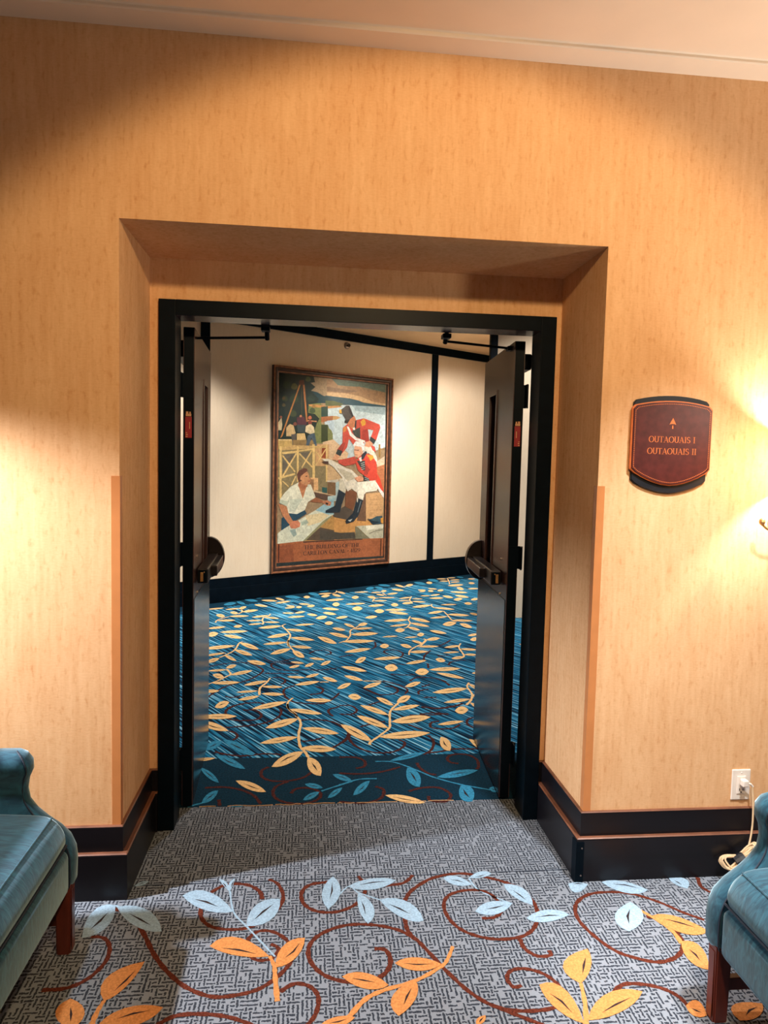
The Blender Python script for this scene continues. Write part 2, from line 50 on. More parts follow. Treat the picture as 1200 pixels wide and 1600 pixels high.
FAR_VINE = [[[-0.591,1.772],[-0.589,1.812],[-0.534,1.892],[-0.444,1.92],[-0.379,1.907]],[[-0.741,2.028],[-0.702,2.14],[-0.641,2.258],[-0.534,2.355],[-0.465,2.471],[-0.432,2.581],[-0.453,2.653],[-0.539,2.773],[-0.66,2.791],[-0.78,2.733],[-0.839,2.676]],[[-0.451,2.927],[-0.388,2.831],[-0.301,2.83],[-0.206,2.923]],[[-0.16,2.75],[-0.264,2.767],[-0.359,2.784],[-0.382,2.725],[-0.352,2.636],[-0.258,2.591],[-0.141,2.602],[-0.015,2.599],[0.097,2.64]],[[-0.357,2.428],[-0.292,2.413],[-0.265,2.335],[-0.294,2.272]],[[-0.2,2.245],[-0.26,2.185],[-0.263,2.068],[-0.214,1.944],[-0.134,1.899],[-0.018,1.894],[0.059,2.001],[0.092,2.091]],[[-0.098,2.063],[-0.03,2.084],[-0.013,2.166],[-0.059,2.228]],[[-0.631,2.046],[-0.577,2.022],[-0.516,2.077]],[[-0.104,3.037],[-0.053,3.121],[0.04,3.12],[0.065,3.034],[0.018,2.984]],[[0.082,1.828],[0.023,1.789],[0.015,1.729],[0.041,1.67]],[[-0.618,3.165],[-0.47,3.145],[-0.285,3.142]],[[-0.42,2.525],[-0.305,2.522],[-0.181,2.505]],[[0.442,3.371],[0.435,3.239],[0.4,3.167]],[[0.516,3.009],[0.486,3.078],[0.53,3.13],[0.603,3.111],[0.632,3.007],[0.596,2.908]],[[0.125,2.933],[0.238,2.997]],[[0.769,2.839],[0.8,2.97],[0.87,3.107]],[[0.963,3.251],[1.027,3.325],[1.1,3.441]],[[0.513,2.735],[0.608,2.718]],[[0.476,2.488],[0.573,2.458],[0.642,2.47]],[[0.785,2.745],[0.77,2.624]],[[0.588,2.323],[0.649,2.401],[0.732,2.399],[0.82,2.33],[0.846,2.213]],[[0.405,2.214],[0.459,2.2],[0.482,2.126],[0.442,2.057],[0.349,2.048],[0.287,2.132],[0.26,2.182]],[[0.401,2.329],[0.482,2.262],[0.547,2.148],[0.519,2.054]],[[0.65,2.194],[0.714,2.243]],[[0.61,2.04],[0.621,2.11],[0.689,2.144]],[[0.631,1.982],[0.715,1.979]],[[0.589,1.809],[0.693,1.774],[0.796,1.812],[0.859,1.863]],[[0.083,1.849],[0.155,1.846],[0.186,1.763],[0.146,1.695],[0.077,1.707]],[[0.265,1.853],[0.328,1.904],[0.382,1.924]],[[0.496,1.671],[0.602,1.667],[0.733,1.682]],[[0.933,2.695],[0.978,2.787],[1.098,2.833]],[[0.899,2.952],[0.996,2.967]],[[-0.572,0.786],[-0.485,0.788],[-0.407,0.757],[-0.346,0.7],[-0.31,0.621]],[[-0.296,0.992],[-0.327,0.955],[-0.322,0.887],[-0.274,0.841],[-0.197,0.837],[-0.126,0.869],[-0.086,0.927]],[[-0.18,0.711],[-0.162,0.75],[-0.118,0.762],[-0.068,0.739],[-0.046,0.684],[-0.074,0.633],[-0.135,0.611],[-0.202,0.628],[-0.246,0.668],[-0.262,0.729],[-0.246,0.789],[-0.196,0.829]],[[-0.582,1.187],[-0.515,1.15],[-0.429,1.129],[-0.333,1.15],[-0.241,1.137]],[[-0.565,1.517],[-0.467,1.534],[-0.362,1.572],[-0.287,1.656],[-0.267,1.747],[-0.278,1.806]],[[-0.5,1.791],[-0.426,1.788],[-0.384,1.717],[-0.398,1.639],[-0.491,1.62],[-0.566,1.656],[-0.597,1.783],[-0.565,1.865],[-0.502,1.9]],[[-0.146,1.618],[-0.046,1.614],[0.034,1.578],[0.086,1.501],[0.121,1.407],[0.109,1.329],[0.053,1.247],[0.023,1.212]],[[-0.138,1.302],[-0.079,1.315],[-0.018,1.354]],[[-0.495,0.669],[-0.484,0.612]],[[-0.544,1.466],[-0.503,1.434],[-0.489,1.375],[-0.507,1.338]],[[0.059,1.256],[0.108,1.349],[0.116,1.427]],[[0.109,1.368],[0.127,1.272],[0.173,1.187],[0.248,1.136],[0.336,1.144],[0.395,1.204],[0.411,1.268],[0.385,1.298]],[[0.555,1.359],[0.571,1.27],[0.54,1.161],[0.49,1.102]],[[0.5,1.119],[0.576,1.133],[0.664,1.165],[0.745,1.161],[0.799,1.167]],[[0.129,0.955],[0.172,0.977],[0.176,1.041],[0.13,1.085],[0.053,1.089]],[[0.045,0.905],[0.145,0.893],[0.248,0.91],[0.349,0.96]],[[0.648,0.985],[0.609,1.004],[0.605,1.054],[0.642,1.095],[0.714,1.091],[0.751,1.03],[0.742,0.948],[0.724,0.917]],[[0.439,1.004],[0.445,0.947],[0.476,0.883],[0.513,0.866]],[[0.355,0.702],[0.424,0.733],[0.502,0.729],[0.542,0.665],[0.516,0.601],[0.465,0.597],[0.437,0.618],[0.44,0.651]],[[0.207,0.758],[0.242,0.722],[0.221,0.643],[0.143,0.602],[0.034,0.621]],[[0.187,1.497],[0.254,1.536],[0.338,1.576]],[[0.587,1.811],[0.678,1.783],[0.769,1.805],[0.858,1.852]],[[0.655,1.564],[0.606,1.544],[0.591,1.48],[0.634,1.447],[0.715,1.454],[0.766,1.505]],[[0.558,1.681],[0.646,1.701],[0.734,1.674]],[[0.888,1.622],[0.834,1.59],[0.813,1.513],[0.843,1.448]],[[0.468,1.517],[0.537,1.44]]]
FRONT_ORANGE = [[[-0.215,-0.34],[-0.401,-0.282],[-0.322,-0.244],[-0.313,-0.331]],[[-0.195,-0.389],[-0.109,-0.264],[-0.176,-0.294],[-0.135,-0.353]],[[-0.658,-0.485],[-0.583,-0.336],[-0.678,-0.393],[-0.611,-0.435]],[[-0.716,-0.579],[-0.752,-0.469],[-0.776,-0.521],[-0.696,-0.522]],[[-0.648,-0.564],[-0.492,-0.52],[-0.587,-0.511],[-0.554,-0.579]],[[0.133,-0.483],[-0.0,-0.44],[0.068,-0.428],[0.067,-0.495]],[[0.212,-0.47],[0.147,-0.598],[0.136,-0.526],[0.206,-0.535]],[[0.301,-0.411],[0.16,-0.397],[0.228,-0.375],[0.229,-0.435]],[[0.029,-0.593],[-0.066,-0.613],[-0.022,-0.587],[-0.015,-0.622]],[[0.692,-0.518],[0.769,-0.376],[0.665,-0.437],[0.752,-0.45]],[[0.645,-0.661],[0.569,-0.513],[0.638,-0.533],[0.585,-0.603]],[[0.658,-0.651],[0.859,-0.561],[0.752,-0.559],[0.768,-0.628]],[[0.353,-0.644],[0.384,-0.613],[0.358,-0.623],[0.375,-0.635]],[[1.053,-0.235],[1.201,-0.325],[1.131,-0.241],[1.106,-0.328]],[[1.084,-0.364],[1.102,-0.492],[1.135,-0.39],[1.062,-0.448]],[[0.997,-0.659],[0.956,-0.622],[1.001,-0.605],[0.96,-0.66]],[[1.077,-0.684],[1.179,-0.63],[1.09,-0.628],[1.14,-0.674]]]
FRONT_BLUE = [[[-0.742,-0.058],[-0.801,-0.216],[-0.806,-0.079],[-0.737,-0.169]],[[-0.735,-0.067],[-0.561,-0.203],[-0.632,-0.086],[-0.653,-0.17]],[[-0.346,-0.119],[-0.529,-0.02],[-0.446,-0.0],[-0.441,-0.106]],[[-0.297,-0.195],[-0.196,-0.06],[-0.275,-0.086],[-0.217,-0.168]],[[-0.371,-0.009],[-0.416,0.069],[-0.401,0.036],[-0.386,0.044]],[[-0.371,-0.009],[-0.362,0.07],[-0.38,0.036],[-0.364,0.028]],[[-0.033,-0.126],[-0.011,0.059],[-0.053,-0.033],[0.014,-0.038]],[[0.038,-0.006],[0.215,0.021],[0.127,0.038],[0.126,-0.031]],[[0.075,-0.042],[0.095,-0.211],[0.069,-0.13],[0.123,-0.13]],[[-0.705,0.046],[-0.662,0.072],[-0.689,0.07],[-0.679,0.048]],[[0.143,-0.086],[0.279,-0.207],[0.238,-0.1],[0.209,-0.189]],[[0.484,-0.022],[0.388,0.023],[0.437,0.034],[0.425,-0.024]],[[0.481,0.017],[0.571,0.041],[0.532,0.056],[0.535,0.018]],[[0.666,-0.153],[0.6,-0.026],[0.61,-0.096],[0.666,-0.062]],[[0.597,-0.139],[0.46,-0.173],[0.523,-0.122],[0.526,-0.194]],[[0.623,-0.218],[0.774,-0.211],[0.708,-0.178],[0.675,-0.244]],[[1.012,-0.158],[0.937,-0.307],[0.921,-0.23],[1.023,-0.237]],[[0.833,-0.041],[0.904,-0.049],[0.871,-0.034],[0.841,-0.096]],[[0.959,-0.039],[1.108,-0.095],[1.034,-0.034],[1.023,-0.11]],[[1.223,-0.025],[1.255,-0.097],[1.283,-0.041],[1.221,-0.064]]]
FRONT_STEM = [[[-0.215,-0.338],[-0.199,-0.382],[-0.193,-0.435],[-0.183,-0.52]],[[-0.658,-0.483],[-0.665,-0.519],[-0.667,-0.567]],[[0.35,-0.335],[0.325,-0.386],[0.299,-0.418],[0.214,-0.47],[0.117,-0.501],[0.06,-0.532],[0.012,-0.591]],[[0.693,-0.515],[0.674,-0.595],[0.646,-0.672]],[[0.997,-0.166],[1.048,-0.238],[1.081,-0.313],[1.08,-0.374]],[[-0.716,-0.579],[-0.694,-0.622]]]
FRONT_BSTEM = [[[-0.371,-0.003],[-0.346,-0.119],[-0.297,-0.195],[-0.198,-0.342]],[[-0.033,-0.126],[0.038,-0.006],[0.075,-0.042],[0.144,-0.086]],[[0.481,0.017],[0.504,-0.061],[0.597,-0.139]],[[-0.742,-0.058],[-0.669,-0.105]]]
FRONT_VINE = [[[-0.738,-0.075],[-0.675,-0.121],[-0.614,-0.211],[-0.565,-0.302],[-0.511,-0.379],[-0.445,-0.447],[-0.367,-0.489],[-0.297,-0.488],[-0.236,-0.469],[-0.184,-0.422],[-0.149,-0.359],[-0.156,-0.288],[-0.203,-0.232],[-0.254,-0.221],[-0.286,-0.257],[-0.287,-0.307],[-0.254,-0.351],[-0.207,-0.348],[-0.19,-0.307],[-0.215,-0.284]],[[-0.842,-0.43],[-0.775,-0.427],[-0.725,-0.39],[-0.698,-0.326],[-0.704,-0.264],[-0.733,-0.221],[-0.774,-0.212]],[[-0.256,-0.056],[-0.27,-0.01],[-0.317,0.03],[-0.385,0.035],[-0.434,-0.008],[-0.456,-0.077],[-0.446,-0.145],[-0.404,-0.192],[-0.336,-0.208],[-0.277,-0.196],[-0.218,-0.144],[-0.185,-0.061],[-0.205,0.023],[-0.241,0.058]],[[-0.029,0.027],[-0.092,0.016],[-0.123,-0.029],[-0.114,-0.092],[-0.071,-0.134],[-0.007,-0.142],[0.054,-0.112],[0.09,-0.061],[0.1,-0.006],[0.081,0.057]],[[0.168,-0.007],[0.239,0.004],[0.28,0.05]],[[0.105,-0.328],[0.139,-0.337],[0.149,-0.387],[0.124,-0.438],[0.065,-0.466],[-0.008,-0.454],[-0.063,-0.418],[-0.096,-0.356],[-0.092,-0.292],[-0.051,-0.243],[0.022,-0.212],[0.105,-0.215],[0.185,-0.244],[0.232,-0.285],[0.256,-0.324],[0.313,-0.445],[0.369,-0.537],[0.43,-0.589],[0.506,-0.606],[0.581,-0.6],[0.619,-0.574],[0.624,-0.519],[0.597,-0.472],[0.547,-0.446],[0.501,-0.452],[0.482,-0.484],[0.492,-0.516],[0.517,-0.511]],[[0.43,-0.589],[0.475,-0.62],[0.534,-0.658]],[[0.236,-0.293],[0.22,-0.254],[0.218,-0.198],[0.224,-0.123],[0.239,-0.08],[0.268,-0.036],[0.347,0.026],[0.447,0.049],[0.525,0.028],[0.599,-0.01],[0.654,-0.062],[0.674,-0.145],[0.663,-0.212],[0.627,-0.274],[0.568,-0.309],[0.484,-0.31],[0.41,-0.275],[0.369,-0.217],[0.359,-0.141],[0.385,-0.081],[0.448,-0.054],[0.515,-0.062],[0.549,-0.11],[0.547,-0.179],[0.512,-0.207],[0.474,-0.207]],[[0.571,-0.316],[0.573,-0.361],[0.603,-0.396],[0.644,-0.394],[0.646,-0.373]],[[1.031,-0.237],[1.078,-0.257],[1.093,-0.322],[1.081,-0.382],[1.034,-0.429],[0.968,-0.448],[0.906,-0.427],[0.852,-0.388],[0.812,-0.31],[0.795,-0.229],[0.819,-0.154],[0.885,-0.105],[0.97,-0.097],[1.045,-0.115],[1.114,-0.165],[1.165,-0.221],[1.219,-0.267]],[[1.331,-0.032],[1.313,-0.086],[1.33,-0.128]],[[0.744,-0.589],[0.807,-0.533],[0.866,-0.531],[0.923,-0.553],[0.954,-0.586],[0.964,-0.628],[0.976,-0.663]],[[-0.177,-0.485],[-0.137,-0.457],[-0.091,-0.473],[-0.069,-0.517],[-0.078,-0.574],[-0.1,-0.61]],[[-0.496,-0.58],[-0.452,-0.551],[-0.376,-0.551],[-0.306,-0.568],[-0.244,-0.599]]]
